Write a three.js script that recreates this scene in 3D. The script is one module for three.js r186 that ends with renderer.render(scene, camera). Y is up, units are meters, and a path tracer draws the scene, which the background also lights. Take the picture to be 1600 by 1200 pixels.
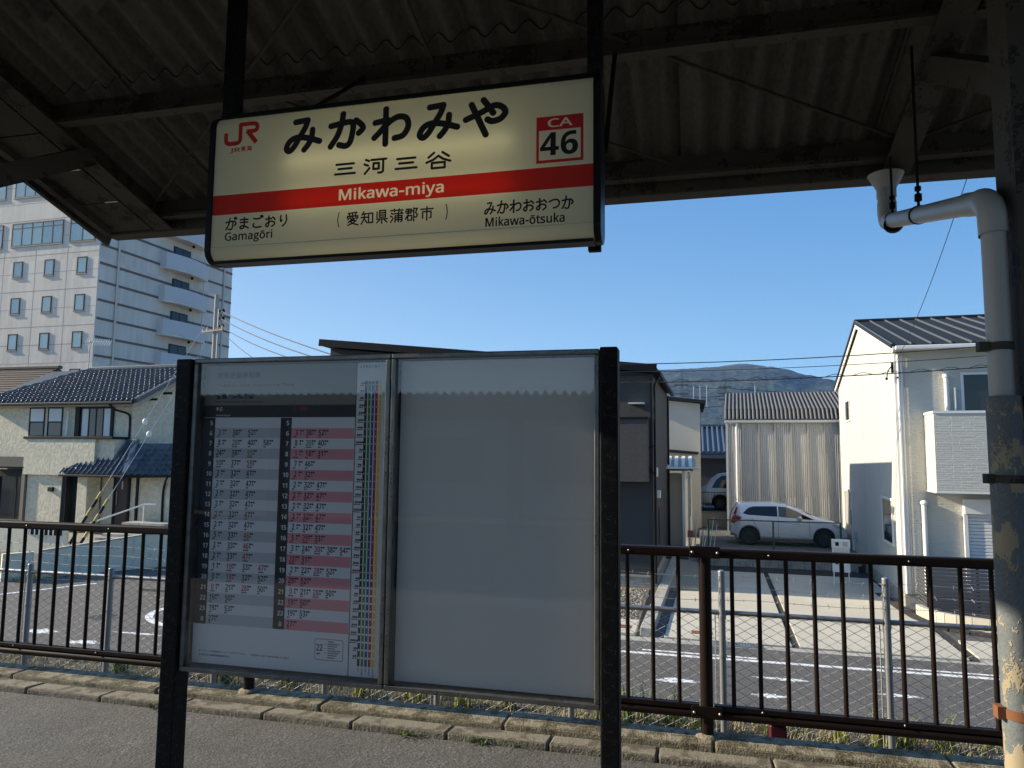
import * as THREE from 'three';
import { mergeGeometries } from 'three/addons/utils/BufferGeometryUtils.js';
import { RoundedBoxGeometry } from 'three/addons/geometries/RoundedBoxGeometry.js';
import { RectAreaLightUniformsLib } from 'three/addons/lights/RectAreaLightUniformsLib.js';

// ------------------------------------------------------------------ camera, sky, sun, exposure
const scene = new THREE.Scene();
const RAD = Math.PI / 180;
const camera = new THREE.PerspectiveCamera(2 * Math.atan(600 / 1132) / RAD, 4 / 3, 0.05, 9000);
camera.position.set(0, 1.65, 0);
camera.rotation.order = 'YXZ';
camera.rotation.set(5.5 * RAD, 13.9 * RAD, 0.55 * RAD);

const renderer = new THREE.WebGLRenderer({ antialias: true });
renderer.setSize(1024, 768);
renderer.toneMapping = THREE.LinearToneMapping;
renderer.toneMappingExposure = 1.68;
renderer.shadowMap.enabled = true;
RectAreaLightUniformsLib.init();

const SUN = new THREE.Vector3(-1, 0.43, 0.07).normalize();
{
  const W = 512, H = 256, d = new Float32Array(W * H * 4), v = new THREE.Vector3();
  for (let r = 0; r < H; r++) for (let c = 0; c < W; c++) {
    const up = ((r + 0.5) / H - 0.5) * Math.PI, az = ((c + 0.5) / W - 0.5) * 2 * Math.PI;
    v.set(Math.cos(az) * Math.cos(up), Math.sin(up), Math.sin(az) * Math.cos(up));
    const y = Math.max(0, v.y), k = 1 - Math.exp(-y * 5.2), ang = Math.acos(THREE.MathUtils.clamp(v.dot(SUN), -1, 1)) / RAD;
    const glow = Math.exp(-ang / 34), low = Math.exp(-y * 7);
    const hor = [0.29, 0.515, 0.675], zen = [0.014, 0.125, 0.355];
    const o = (r * W + c) * 4;
    for (let i = 0; i < 3; i++) d[o + i] = hor[i] * (1 - k) + zen[i] * k + glow * (0.36 + 0.95 * low) * [1.06, 0.99, 0.84][i];
    if (v.y < 0) { const f = Math.min(1, -v.y * 8); for (let i = 0; i < 3; i++) d[o + i] = d[o + i] * (1 - f) + [0.12, 0.115, 0.1][i] * f; }
    d[o + 3] = 1;
  }
  const sky = new THREE.DataTexture(d, W, H, THREE.RGBAFormat, THREE.FloatType);
  sky.mapping = THREE.EquirectangularReflectionMapping;
  sky.magFilter = sky.minFilter = THREE.LinearFilter;
  sky.needsUpdate = true;
  scene.background = sky;
  scene.environment = sky;
}
const sun = new THREE.DirectionalLight(new THREE.Color(1, 0.88, 0.68), 5);
sun.name = 'sun';
sun.position.copy(SUN).multiplyScalar(120);
sun.castShadow = true;
Object.assign(sun.shadow.camera, { left: -70, right: 70, top: 70, bottom: -70, near: 1, far: 300 });
sun.shadow.mapSize.set(4096, 4096);
scene.add(sun, sun.target);

// ------------------------------------------------------------------ helpers
let seedV = 12345;
const rnd = () => { seedV = (seedV + 0x6d2b79f5) | 0; let t = Math.imul(seedV ^ (seedV >>> 15), 1 | seedV); t = (t + Math.imul(t ^ (t >>> 7), 61 | t)) ^ t; return ((t ^ (t >>> 14)) >>> 0) / 4294967296; };
const rr = (a, b) => a + (b - a) * rnd();
const V3 = (x, y, z) => new THREE.Vector3(x, y, z);
const used = new Map();
const numbered = (n) => { const k = used.get(n) ?? 0; used.set(n, k + 1); return k ? n + '_' + String(k).padStart(3, '0') : n; };
const ni = (g) => (g.index ? g.toNonIndexed() : g);
function merge(list) {
  const a = list.map((g) => { g = ni(g); for (const k of Object.keys(g.attributes)) if (!['position', 'normal', 'uv'].includes(k)) g.deleteAttribute(k); return g; });
  return a.length === 1 ? a[0] : mergeGeometries(a);
}
function metreUV(g) { // texture coordinates in metres, from the face each vertex belongs to
  const p = g.attributes.position, n = g.attributes.normal, uv = new Float32Array(p.count * 2);
  for (let i = 0; i < p.count; i++) {
    const ax = Math.abs(n.getX(i)), ay = Math.abs(n.getY(i)), az = Math.abs(n.getZ(i));
    if (ay >= ax && ay >= az) { uv[i * 2] = p.getX(i); uv[i * 2 + 1] = p.getZ(i); } else if (ax >= az) { uv[i * 2] = p.getZ(i); uv[i * 2 + 1] = p.getY(i); } else { uv[i * 2] = p.getX(i); uv[i * 2 + 1] = p.getY(i); }
  }
  g.setAttribute('uv', new THREE.BufferAttribute(uv, 2));
  return g;
}
function part(name, geos, mat, parent, keepUV) {
  let g = merge([].concat(geos));
  if (!keepUV) metreUV(g);
  const m = new THREE.Mesh(g, mat);
  m.name = name; m.castShadow = m.receiveShadow = true;
  parent.add(m);
  return m;
}
function group(name, parent) { const g = new THREE.Group(); g.name = name; parent.add(g); return g; }
function thing(name, label, category, pos = [0, 0, 0], turn = 0, grp) {
  const o = new THREE.Group(); o.name = numbered(name); scene.add(o);
  o.position.set(...pos); o.rotation.y = turn;
  o.userData = { label, category };
  if (grp) o.userData.group = grp;
  return o;
}
function single(name, geos, mat, label, category, grp, keepUV) {
  const m = part(numbered(name), geos, mat, scene, keepUV);
  m.userData = { label, category }; if (grp) m.userData.group = grp;
  return m;
}
function setting(name, geos, mat, label, kind = 'structure') {
  const m = part(numbered(name), geos, mat, scene);
  m.userData = { kind, label, category: name.replace(/_/g, ' ') };
  return m;
}
// boxes given by their low and high corners
function bx(x0, x1, y0, y1, z0, z1, r = 0) {
  const w = x1 - x0, h = y1 - y0, d = z1 - z0;
  const g = r ? new RoundedBoxGeometry(w, h, d, 2, Math.min(r, w / 2.01, h / 2.01, d / 2.01)) : new THREE.BoxGeometry(w, h, d);
  return g.translate((x0 + x1) / 2, (y0 + y1) / 2, (z0 + z1) / 2);
}
const Y = V3(0, 1, 0);
function cyl(a, b, r, n = 10, r2 = r, open = false) {
  const d = b.clone().sub(a), g = new THREE.CylinderGeometry(r2, r, d.length(), n, 1, open);
  g.applyQuaternion(new THREE.Quaternion().setFromUnitVectors(Y, d.clone().normalize()));
  return g.translate((a.x + b.x) / 2, (a.y + b.y) / 2, (a.z + b.z) / 2);
}
function bar(a, b, w, h) { // rectangular bar from a to b, w sideways, h upwards
  const d = b.clone().sub(a), L = d.length(), g = new THREE.BoxGeometry(w, h, L);
  const m = new THREE.Matrix4().lookAt(b, a, Y);
  g.applyMatrix4(m);
  return g.translate((a.x + b.x) / 2, (a.y + b.y) / 2, (a.z + b.z) / 2);
}
function tube(pts, r, n = 8, seg = 24) { return new THREE.TubeGeometry(new THREE.CatmullRomCurve3(pts), seg, r, n, false); }
function sag(a, b, drop, r, seg = 24, n = 5) {
  const p = [];
  for (let i = 0; i <= 10; i++) { const t = i / 10; p.push(V3(a.x + (b.x - a.x) * t, a.y + (b.y - a.y) * t - drop * 4 * t * (1 - t), a.z + (b.z - a.z) * t)); }
  return tube(p, r, n, seg);
}
function prism(pts, z0, z1, bevel = 0) { // outline in x,y pushed along z
  const s = new THREE.Shape(pts.map(([x, y]) => new THREE.Vector2(x, y)));
  return new THREE.ExtrudeGeometry(s, { depth: z1 - z0, bevelEnabled: bevel > 0, bevelSize: bevel, bevelThickness: bevel, bevelSegments: 1, steps: 1 }).translate(0, 0, z0);
}
function quad(a, b, c, d) {
  const g = new THREE.BufferGeometry();
  g.setAttribute('position', new THREE.Float32BufferAttribute([a, b, c, a, c, d].flatMap((p) => [p.x, p.y, p.z]), 3));
  g.setAttribute('uv', new THREE.Float32BufferAttribute([0, 0, 1, 0, 1, 1, 0, 0, 1, 1, 0, 1], 2));
  g.computeVertexNormals();
  return g;
}

// ------------------------------------------------------------------ textures
function noiseTile(n, freq, oct, seed, gain = 0.5) {
  const out = new Float32Array(n * n);
  let amp = 1, tot = 0, s = seed;
  for (let o = 0; o < oct; o++) {
    const f = Math.min(n, freq << o), lat = new Float32Array(f * f);
    let q = (s += 7919);
    for (let i = 0; i < f * f; i++) { q = (Math.imul(q, 1664525) + 1013904223) | 0; lat[i] = ((q >>> 8) & 0xffff) / 65535; }
    for (let y = 0; y < n; y++) {
      const fy = (y / n) * f, y0 = Math.floor(fy), ty = fy - y0, sy = ty * ty * (3 - 2 * ty), y1 = (y0 + 1) % f;
      for (let x = 0; x < n; x++) {
        const fx = (x / n) * f, x0 = Math.floor(fx), tx = fx - x0, sx = tx * tx * (3 - 2 * tx), x1 = (x0 + 1) % f;
        const a = lat[y0 * f + x0] * (1 - sx) + lat[y0 * f + x1] * sx, b = lat[y1 * f + x0] * (1 - sx) + lat[y1 * f + x1] * sx;
        out[y * n + x] += amp * (a * (1 - sy) + b * sy);
      }
    }
    tot += amp; amp *= gain;
  }
  for (let i = 0; i < out.length; i++) out[i] /= tot;
  return out;
}
const toS = (v) => (v <= 0.0031308 ? v * 12.92 : 1.055 * Math.pow(Math.max(v, 0), 1 / 2.4) - 0.055);
function tex(n, size, fn, color = true) { // fn(i) gives linear rgb (or one value); size = metres that one tile covers
  const d = new Uint8Array(n * n * 4);
  for (let i = 0; i < n * n; i++) {
    const c = fn(i, i % n, (i / n) | 0), a = Array.isArray(c) ? c : [c, c, c];
    for (let k = 0; k < 3; k++) d[i * 4 + k] = Math.max(0, Math.min(255, Math.round(255 * (color ? toS(a[k]) : a[k]))));
    d[i * 4 + 3] = 255;
  }
  const t = new THREE.DataTexture(d, n, n);
  t.wrapS = t.wrapT = THREE.RepeatWrapping; t.magFilter = t.minFilter = THREE.LinearFilter;
  const [sx, sy] = [].concat(size, size);
  t.repeat.set(1 / sx, 1 / sy);
  if (color) t.colorSpace = THREE.SRGBColorSpace;
  t.needsUpdate = true;
  return t;
}
const mixc = (a, b, t) => a.map((v, i) => v + (b[i] - v) * t);
const sst = (a, b, x) => { const t = Math.max(0, Math.min(1, (x - a) / (b - a))); return t * t * (3 - 2 * t); };
const M = (c, rough = 0.8, o = {}) => { const m = o.specularIntensity === undefined ? new THREE.MeshStandardMaterial({ roughness: rough, ...o }) : new THREE.MeshPhysicalMaterial({ roughness: rough, ...o }); m.color.setRGB(...(c.length ? c : [c, c, c])); return m; };
const N1 = noiseTile(512, 4, 6, 11), N2 = noiseTile(512, 16, 5, 23), N3 = noiseTile(512, 128, 2, 37), N4 = noiseTile(512, 2, 4, 51), N5 = noiseTile(512, 256, 1, 61);
const WHITE = [1, 1, 1];
const DULL = { specularIntensity: 0.3 };
function surface(rough, size, fn, bump, bumpFn, o = {}) {
  const p = { roughness: rough, map: tex(512, size, fn), ...o };
  if (bump) { p.bumpMap = tex(512, size, bumpFn, false); p.bumpScale = bump; }
  return o.specularIntensity === undefined ? new THREE.MeshStandardMaterial(p) : new THREE.MeshPhysicalMaterial(p);
}
const MAT = {};
// weathered platform asphalt: pale and dark aggregate in grey binder
MAT.platform = surface(0.9, 1.7, (i) => { const b = 0.088 + 0.04 * (N1[i] - 0.5) + 0.03 * (N2[i] - 0.5), s = N5[i]; const k = b * (s > 0.84 ? 2.3 : s < 0.2 ? 0.45 : 0.75 + 0.6 * N3[i]); return [k * 1.06, k, k * 0.88]; }, 0.004, (i) => 0.5 * N5[i] + 0.5 * N3[i]);
MAT.road = surface(0.92, 3.1, (i) => { const b = 0.098 + 0.035 * (N1[i] - 0.5), s = N5[i]; const k = b * (s > 0.85 ? 1.9 : s < 0.2 ? 0.55 : 0.8 + 0.5 * N3[i]); return [k * 1.08, k, k * 0.88]; }, 0.006, (i) => 0.5 * N5[i] + 0.5 * N3[i]);
MAT.concrete = surface(0.85, 2.3, (i) => { const k = 0.4 + 0.16 * (N1[i] - 0.5) + 0.09 * (N3[i] - 0.5) - 0.1 * sst(0.56, 0.7, N2[i]); return [k * 1.05, k, k * 0.86]; }, 0.002, (i) => N3[i]);
MAT.slab = surface(0.85, 3.7, (i) => { const k = 0.5 + 0.16 * (N1[i] - 0.5) + 0.05 * (N3[i] - 0.5); return [k * 1.08, k, k * 0.8]; }, 0.001, (i) => N3[i]);
// old kerb stone: grey concrete with brown dirt and dry moss in the pores
MAT.kerb = surface(0.95, 0.9, (i) => { const d = sst(0.42, 0.6, 0.6 * N2[i] + 0.4 * N1[i]), k = 0.2 + 0.16 * (N3[i] - 0.5); return mixc([k * 1.12, k, k * 0.74], [0.07, 0.055, 0.033], d * 0.75); }, 0.006, (i) => 0.6 * N3[i] + 0.4 * N2[i]);
MAT.kerbMoss = surface(0.95, 0.8, (i) => { const d = sst(0.4, 0.62, 0.5 * N2[i] + 0.5 * N1[i]), e = sst(0.6, 0.75, N3[i]), k = 0.23 + 0.17 * (N3[i] - 0.5); return mixc(mixc([k * 1.14, k, k * 0.7], [0.075, 0.06, 0.03], d), [0.35, 0.31, 0.2], e * 0.5); }, 0.008, (i) => 0.6 * N3[i] + 0.4 * N2[i]);
MAT.soil = surface(1, 1.3, (i) => { const k = 0.09 + 0.09 * (N2[i] - 0.5) + 0.1 * (N3[i] - 0.5); return [k * 1.15, k, k * 0.75]; }, 0.02, (i) => 0.5 * N2[i] + 0.5 * N3[i]);
MAT.gravel = surface(1, 1.1, (i) => { const k = 0.16 + 0.22 * (N3[i] - 0.5) + 0.1 * (N2[i] - 0.5); return [k * 1.1, k, k * 0.86]; }, 0.02, (i) => N3[i]);
MAT.darkGravel = surface(1, 1.1, (i) => { const k = 0.05 + 0.07 * (N3[i] - 0.5) + 0.03 * (N2[i] - 0.5); return [k * 1.1, k, k * 0.9]; }, 0.02, (i) => N3[i]);
MAT.ground = surface(1, 9, (i) => { const k = 0.28 + 0.08 * (N1[i] - 0.5) + 0.05 * (N3[i] - 0.5); return [k * 1.1, k, k * 0.76]; });
MAT.paint = surface(0.7, 1.6, (i) => { const w = sst(0.3, 0.42, 0.55 * N2[i] + 0.45 * N3[i]); return mixc([0.11, 0.105, 0.1], [0.8, 0.8, 0.77], w); });
// corrugated cement sheet seen from below: grey brown with soot and lime streaks
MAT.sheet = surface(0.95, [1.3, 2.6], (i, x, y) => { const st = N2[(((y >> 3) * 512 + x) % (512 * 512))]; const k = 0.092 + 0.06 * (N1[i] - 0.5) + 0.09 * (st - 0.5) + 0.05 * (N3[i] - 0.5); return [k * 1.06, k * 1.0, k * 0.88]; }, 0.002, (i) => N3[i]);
// cream paint flaking off blue grey primed steel
const flake = (f) => (i) => { const e = 0.55 * N1[i] + 0.35 * N2[i] + 0.1 * N3[i], t = sst(f, f + 0.012, e); const cream = mixc([0.42, 0.34, 0.22], [0.3, 0.25, 0.16], N2[i]), steel = mixc([0.17, 0.19, 0.2], [0.1, 0.11, 0.115], N3[i]); return mixc(steel, cream, t); };
MAT.flaking = surface(0.7, [0.42, 0.62], flake(0.515), 0.0015, (i) => sst(0.515, 0.527, 0.55 * N1[i] + 0.35 * N2[i] + 0.1 * N3[i]));
MAT.beamPaint = surface(0.8, 1.0, (i) => { const e = 0.4 * N1[i] + 0.4 * N2[i] + 0.2 * N3[i], t = sst(0.535, 0.55, e), k = 0.052 + 0.025 * (N2[i] - 0.5); return mixc([k * 1.15, k, k * 0.78], [0.022, 0.016, 0.012], t); }, 0.0004, (i) => N2[i]);
MAT.beamDark = MAT.beamPaint;
MAT.brown = surface(0.42, 0.9, (i) => { const t = sst(0.6, 0.7, 0.5 * N1[i] + 0.5 * N2[i]), k = 0.9 + 0.3 * (N3[i] - 0.5); return mixc([0.019 * k, 0.0115 * k, 0.009 * k], [0.026, 0.015, 0.011], t); }, 0, null, DULL);
MAT.blackPost = surface(0.6, 0.22, (i) => { const t = sst(0.73, 0.77, 0.75 * N3[i] + 0.25 * N2[i]); return mixc([0.006, 0.006, 0.0065], [0.2, 0.18, 0.15], t); }, 0.00015, (i) => N3[i], DULL);
MAT.steel = surface(0.38, 0.6, (i) => { const k = 0.2 + 0.14 * (N2[i] - 0.5); const t = sst(0.6, 0.68, 0.5 * N1[i] + 0.5 * N3[i]); return mixc([k, k * 0.98, k * 0.93], [0.06, 0.05, 0.04], t); }, 0, null, { metalness: 0.75 });
MAT.galv = M([0.34, 0.355, 0.37], 0.45, { metalness: 0.65 });
MAT.wire = M([0.42, 0.43, 0.43], 0.5, { metalness: 0.5 });
MAT.black = M(0.01, 0.6, DULL);
MAT.blackGloss = M(0.01, 0.35, DULL);
MAT.cable = M(0.02, 0.6);
MAT.pvc = M([0.43, 0.43, 0.41], 0.45);
MAT.rustBand = M([0.2, 0.075, 0.03], 0.8);
MAT.bolt = M([0.55, 0.54, 0.5], 0.35, { metalness: 0.8 });
MAT.white = M(0.75, 0.6);
MAT.whitePaint = M([0.78, 0.77, 0.74], 0.45);
MAT.glass = new THREE.MeshPhysicalMaterial({ color: 0xffffff, roughness: 0.02, transmission: 1, thickness: 0, ior: 1.48 });
MAT.windowGlass = M([0.02, 0.026, 0.03], 0.06);
MAT.windowPale = M([0.45, 0.5, 0.52], 0.08);
MAT.darkFrame = M(0.016, 0.5, DULL);
MAT.hotelWall = surface(0.85, [7, 9], (i, x, y) => { const st = N2[(((y >> 4) * 512 + x) % (512 * 512))], k = 0.63 + 0.12 * (N1[i] - 0.5) + 0.2 * (st - 0.5); return [k * 1.05, k * 0.96, k * 0.84]; }, 0.012, (i) => 0.6 * N2[i] + 0.4 * N3[i]);
MAT.hotelSide = MAT.hotelWall;
MAT.hotelBand = M([0.16, 0.12, 0.1], 0.8);
MAT.stucco = surface(0.95, 1.6, (i) => { const k = 0.58 + 0.26 * (N2[i] - 0.5) + 0.1 * (N1[i] - 0.5); return [k * 1.08, k, k * 0.76]; }, 0.02, (i) => 0.7 * N2[i] + 0.3 * N3[i]);
MAT.tile = M([0.085, 0.09, 0.096], 0.32); MAT.tileB = M([0.11, 0.115, 0.12], 0.35); MAT.tileC = M([0.07, 0.074, 0.08], 0.29);
MAT.brownTile = M([0.11, 0.08, 0.06], 0.7);
MAT.charcoal = surface(0.9, 0.8, (i) => { const k = 0.058 + 0.04 * (N3[i] - 0.5) + 0.02 * (N2[i] - 0.5); return [k * 1.04, k, k * 0.97]; }, 0.006, (i) => N3[i]);
MAT.charcoalSmooth = surface(0.8, 1.2, (i) => { const k = 0.04 + 0.012 * (N3[i] - 0.5); return [k, k, k]; });
// pressed siding with a split stone relief
{
  const n = 512, hgt = new Float32Array(n * n); let y = 0;
  seedV = 777;
  while (y < n) {
    const h = Math.min(n - y, Math.round(rr(18, 34))); let x = 0;
    while (x < n) { const w = Math.min(n - x, Math.round(rr(60, 190))), v = rr(0.25, 1); for (let j = 0; j < h; j++) for (let k = 0; k < w; k++) { const e = Math.min(j, h - 1 - j, 6) / 6, f = Math.min(k, w - 1 - k, 5) / 5; hgt[(y + j) * n + x + k] = v * Math.min(1, 0.15 + Math.min(e, f)); } x += w; }
    y += h;
  }
  MAT.siding = surface(0.8, 0.95, (i) => { const k = 0.56 + 0.05 * (N3[i] - 0.5) + 0.05 * (N1[i] - 0.5); return [k, k * 0.97, k * 0.85]; }, 0.008, (i) => 0.8 * hgt[i] + 0.2 * N3[i]);
}
MAT.sidingPlain = surface(0.8, 1.8, (i) => { const k = 0.56 + 0.05 * (N3[i] - 0.5) + 0.05 * (N1[i] - 0.5); return [k, k * 0.97, k * 0.85]; }, 0.003, (i) => N3[i]);
MAT.roofMetal = M([0.026, 0.031, 0.038], 0.8, DULL);
MAT.seam = M([0.1, 0.11, 0.115], 0.5);
MAT.shedWall = surface(0.6, [1.5, 3], (i, x, y) => { const st = N2[(((y >> 4) * 512 + x) % (512 * 512))], k = 0.46 + 0.1 * (N1[i] - 0.5) + 0.12 * (st - 0.5); return [k, k * 0.99, k * 0.94]; });
MAT.shedRoof = surface(0.85, 1.4, (i) => { const k = 0.14 + 0.12 * (N2[i] - 0.5); return [k, k * 0.98, k * 0.95]; });
MAT.carWhite = new THREE.MeshPhysicalMaterial({ color: new THREE.Color().setRGB(0.74, 0.75, 0.77), roughness: 0.35, clearcoat: 1, clearcoatRoughness: 0.06 });
MAT.carGlass = M([0.012, 0.015, 0.018], 0.05);
MAT.carGlassFront = M([0.1, 0.105, 0.09], 0.06);
MAT.tyre = M(0.015, 0.85); MAT.rim = M([0.05, 0.05, 0.055], 0.35, { metalness: 0.6 });
MAT.red = new THREE.MeshPhysicalMaterial({ color: new THREE.Color().setRGB(0.35, 0.012, 0.012), roughness: 0.2, clearcoat: 1 });
MAT.green = M([0.03, 0.11, 0.075], 0.5);
MAT.wood = M([0.035, 0.02, 0.013], 0.5);

// ------------------------------------------------------------------ the setting
setting('ground', bx(-4000, 4000, -2.6, -2.06, -4000, 30), MAT.ground, 'bare ground reaching out to the hills');
setting('platform', bx(-16, 12, -1.2, 0, -4.148, 2.6), MAT.platform, 'weathered grey asphalt of the station platform');
setting('track_bed', bx(-60, 40, -1.6, -1.1, 2.61, 9.2), MAT.gravel, 'ballasted track bed behind the platform');
setting('opposite_platform', bx(-60, 40, -1.5, 0, 9.21, 14), MAT.platform, 'platform across the tracks');
setting('road', bx(-75, 45, -2.3, -2.0, -24, -5.97), MAT.road, 'grey asphalt road below the platform');
setting('verge', bx(-16, 12, -2.2, -0.26, -5.74, -4.535), MAT.soil, 'strip of dry soil between platform edge and chain link fence');
{ // retaining wall with coping stones
  const w = thing('retaining_wall', 'concrete retaining wall with coping stones under the chain link fence', 'wall');
  part('wall_body', bx(-16, 12, -2.6, -0.27, -5.93, -5.745), MAT.concrete, w);
  for (let x = -8; x < 6; x += 0.6) part('coping_stone', bx(x + 0.004, x + 0.596, -0.268, -0.235 + rr(-0.006, 0.006), -5.96, -5.742, 0.008), MAT.kerb, w);
}
{ // platform edge: a row of flat gutter stones and a raised course behind it
  const k = thing('platform_kerb', 'two courses of old concrete kerb stones along the platform edge', 'kerb');
  part('bedding', bx(-16, 12, -1.2, -0.004, -4.53, -4.15), MAT.soil, k);
  seedV = 99;
  for (let x = -9.2; x < 6; x += 0.6) {
    const g = new RoundedBoxGeometry(0.592, 0.06, 0.158, 2, 0.014); g.rotateX(-0.09 + rr(-0.03, 0.03)); g.rotateZ(rr(-0.006, 0.006));
    part('gutter_stone', g.translate(x + 0.3, 0.004 + rr(-0.004, 0.004), -4.232), MAT.kerb, k);
  }
  for (let x = -9.5; x < 6; x += 1.2) part('kerb_stone', bx(x + 0.003, x + 1.197, -0.01, 0.062 + rr(-0.004, 0.004), -4.53, -4.314 + rr(-0.003, 0.003), 0.016), MAT.kerbMoss, k);
}
// road paint, gutters
const paintMark = (pts, label, grp) => { // flat outline in x,z
  const s = new THREE.Shape(pts.map(([x, z]) => new THREE.Vector2(x, -z)));
  const g = new THREE.ExtrudeGeometry(s, { depth: 0.004, bevelEnabled: false }); g.rotateX(-Math.PI / 2); g.translate(0, -1.9995, 0);
  return single('road_marking', g, MAT.paint, label, 'road marking', grp);
};
const strip = (x0, z0, x1, z1, w) => { const d = Math.hypot(x1 - x0, z1 - z0), nx = -(z1 - z0) / d * w / 2, nz = (x1 - x0) / d * w / 2; return [[x0 + nx, z0 + nz], [x1 + nx, z1 + nz], [x1 - nx, z1 - nz], [x0 - nx, z0 - nz]]; };
paintMark(strip(-1.5, -14.02, 12, -14.02, 0.13), 'long white edge line on the road in front of the concrete driveways');
paintMark(strip(-0.95, -14.26, 1.1, -14.2, 0.08), 'short second white line beside the road edge line at the driveways', 'second edge line strokes');
paintMark(strip(3.1, -14.26, 5.2, -14.22, 0.08), 'short second white line beside the road edge line at the driveways', 'second edge line strokes');
const rough = (cx, cz, w, h, turn = 0) => { const p = []; for (let i = 0; i < 40; i++) { const a = i / 40 * 2 * Math.PI, q = 0.45 + 0.65 * rnd(); const x = Math.cos(a) * w / 2 * q, z = Math.sin(a) * h / 2 * (0.5 + 0.5 * Math.abs(Math.sin(a))) * q; p.push([cx + x * Math.cos(turn) - z * Math.sin(turn), cz + x * Math.sin(turn) + z * Math.cos(turn)]); } return p; };
seedV = 4242;
for (const [x, z, w, h] of [[-0.3, -12.5, 0.85, 0.3], [1.42, -13.04, 1.0, 0.16], [1.12, -12.1, 0.6, 0.22], [3.05, -12.65, 0.75, 0.22], [-12.8, -12.3, 0.9, 0.4], [-11.3, -11.85, 0.8, 0.32], [-10.8, -12.68, 1.15, 0.16], [-9.5, -12.2, 0.7, 0.3]])
  paintMark(rough(x, z, w, h), 'worn patch of white road paint, rest of a broken line', 'worn patches of broken road paint');
paintMark(strip(-17.2, -14.6, -15.9, -17.0, 0.14), 'white edge line along the grass by the cream garden wall');
{
  const p = [], q = [];
  for (let i = 0; i <= 20; i++) { const a = (100 + i * 8.2) * RAD; p.push([-9.9 + 2.1 * Math.cos(a), -14.7 + 1.5 * Math.sin(a)]); q.push([-9.9 + 1.93 * Math.cos(a), -14.7 + 1.35 * Math.sin(a)]); }
  paintMark([...p, ...q.reverse()], 'curved white line bending round on the road below the house');
}
paintMark(rough(-10.6, -14.5, 0.5, 0.2), 'white paint fleck inside the curved road line');
setting('gutter', bx(-2.9, 20, -2.2, -1.99, -15.2, -14.86), MAT.concrete, 'concrete gutter along the far side of the road');
{
  const g = thing('drain_grating', 'steel drain grating in the gutter before the driveways', 'drain', [0.8, -1.985, -15.02]);
  for (let i = 0; i < 18; i++) part('grate_bar', bx(-0.45 + i * 0.052, -0.425 + i * 0.052, 0, 0.012, -0.11, 0.11), MAT.galv, g);
  part('frame', [bx(-0.48, 0.5, 0, 0.014, 0.112, 0.13), bx(-0.48, 0.5, 0, 0.014, -0.13, -0.112)], MAT.galv, g);
}
// driveways
{
  const T = -1.9 * RAD, d = thing('driveway', 'pale concrete driveway slabs with gravel joints in front of the grey shed', 'driveway', [-0.6, 0, -15.22], T);
  part('base', bx(0.0, 5.6, -2.4, -1.985, -10.2, 0.02), MAT.darkGravel, d);
  for (const [x0, x1, z0, z1] of [[0.02, 2.42, -4.55, 0], [0.02, 2.42, -9.0, -4.58], [2.56, 5.42, -4.55, 0], [2.56, 5.42, -9.0, -4.58]]) part('slab', bx(x0, x1, -2.1, -1.955, z0, z1, 0.012), MAT.slab, d);
  const s = thing('driveway', 'wide pale concrete apron in front of the white house', 'driveway', [5.0, 0, -15.2], -3.5 * RAD);
  part('slab', bx(0.02, 9, -2.1, -1.957, -1.35, 0), MAT.slab, s);
}
setting('yard', bx(-14, -1.15, -2.3, -1.94, -20.4, -16.45), MAT.gravel, 'gravel yard in front of the charcoal house');
{
  const c = thing('yard_kerb', 'pale concrete kerb between gravel yard and driveway', 'kerb', [-0.86, 0, -15.22], -1.9 * RAD);
  part('kerb_run', bx(-0.2, 0.06, -2.3, -1.82, -11, -0.02, 0.015), MAT.concrete, c);
  const f = thing('yard_apron', 'concrete apron with two brown meter lids before the gravel yard', 'apron', [-1.15, 0, -15.22]);
  part('slab', bx(-9, 0, -2.3, -1.93, -1.22, 0, 0.012), MAT.slab, f);
  part('meter_lid', bx(-0.55, -0.13, -1.932, -1.918, -0.62, -0.36, 0.004), MAT.rustBand, f);
  part('meter_lid', bx(-1.75, -1.35, -1.932, -1.918, -0.62, -0.36, 0.004), MAT.rustBand, f);
  const l = single('meter_lid', bx(-0.05, 0.35, -1.957, -1.943, -15.84, -15.6, 0.004), MAT.rustBand, 'brown meter lid set in the driveway slab', 'lid');
}
{ // loose stones over the gravel yard
  const g = new THREE.IcosahedronGeometry(0.024, 0), m = new THREE.InstancedMesh(g, M([0.27, 0.25, 0.21], 0.9), 2600), o = new THREE.Object3D(), c = new THREE.Color();
  seedV = 5;
  for (let i = 0; i < 2600; i++) { o.position.set(rr(-3.6, -1.22), -1.932, rr(-20.2, -16.5)); o.rotation.set(rr(0, 6), rr(0, 6), rr(0, 6)); o.scale.set(rr(0.5, 1.5), rr(0.4, 0.9), rr(0.5, 1.5)); o.updateMatrix(); m.setMatrixAt(i, o.matrix); const k = rr(0.4, 1.7); m.setColorAt(i, c.setRGB(k, k * 0.97, k * 0.9)); }
  m.name = 'gravel'; m.userData = { kind: 'stuff', label: 'loose pale gravel stones on the yard', category: 'gravel' }; m.castShadow = m.receiveShadow = true; scene.add(m);
}
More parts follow.
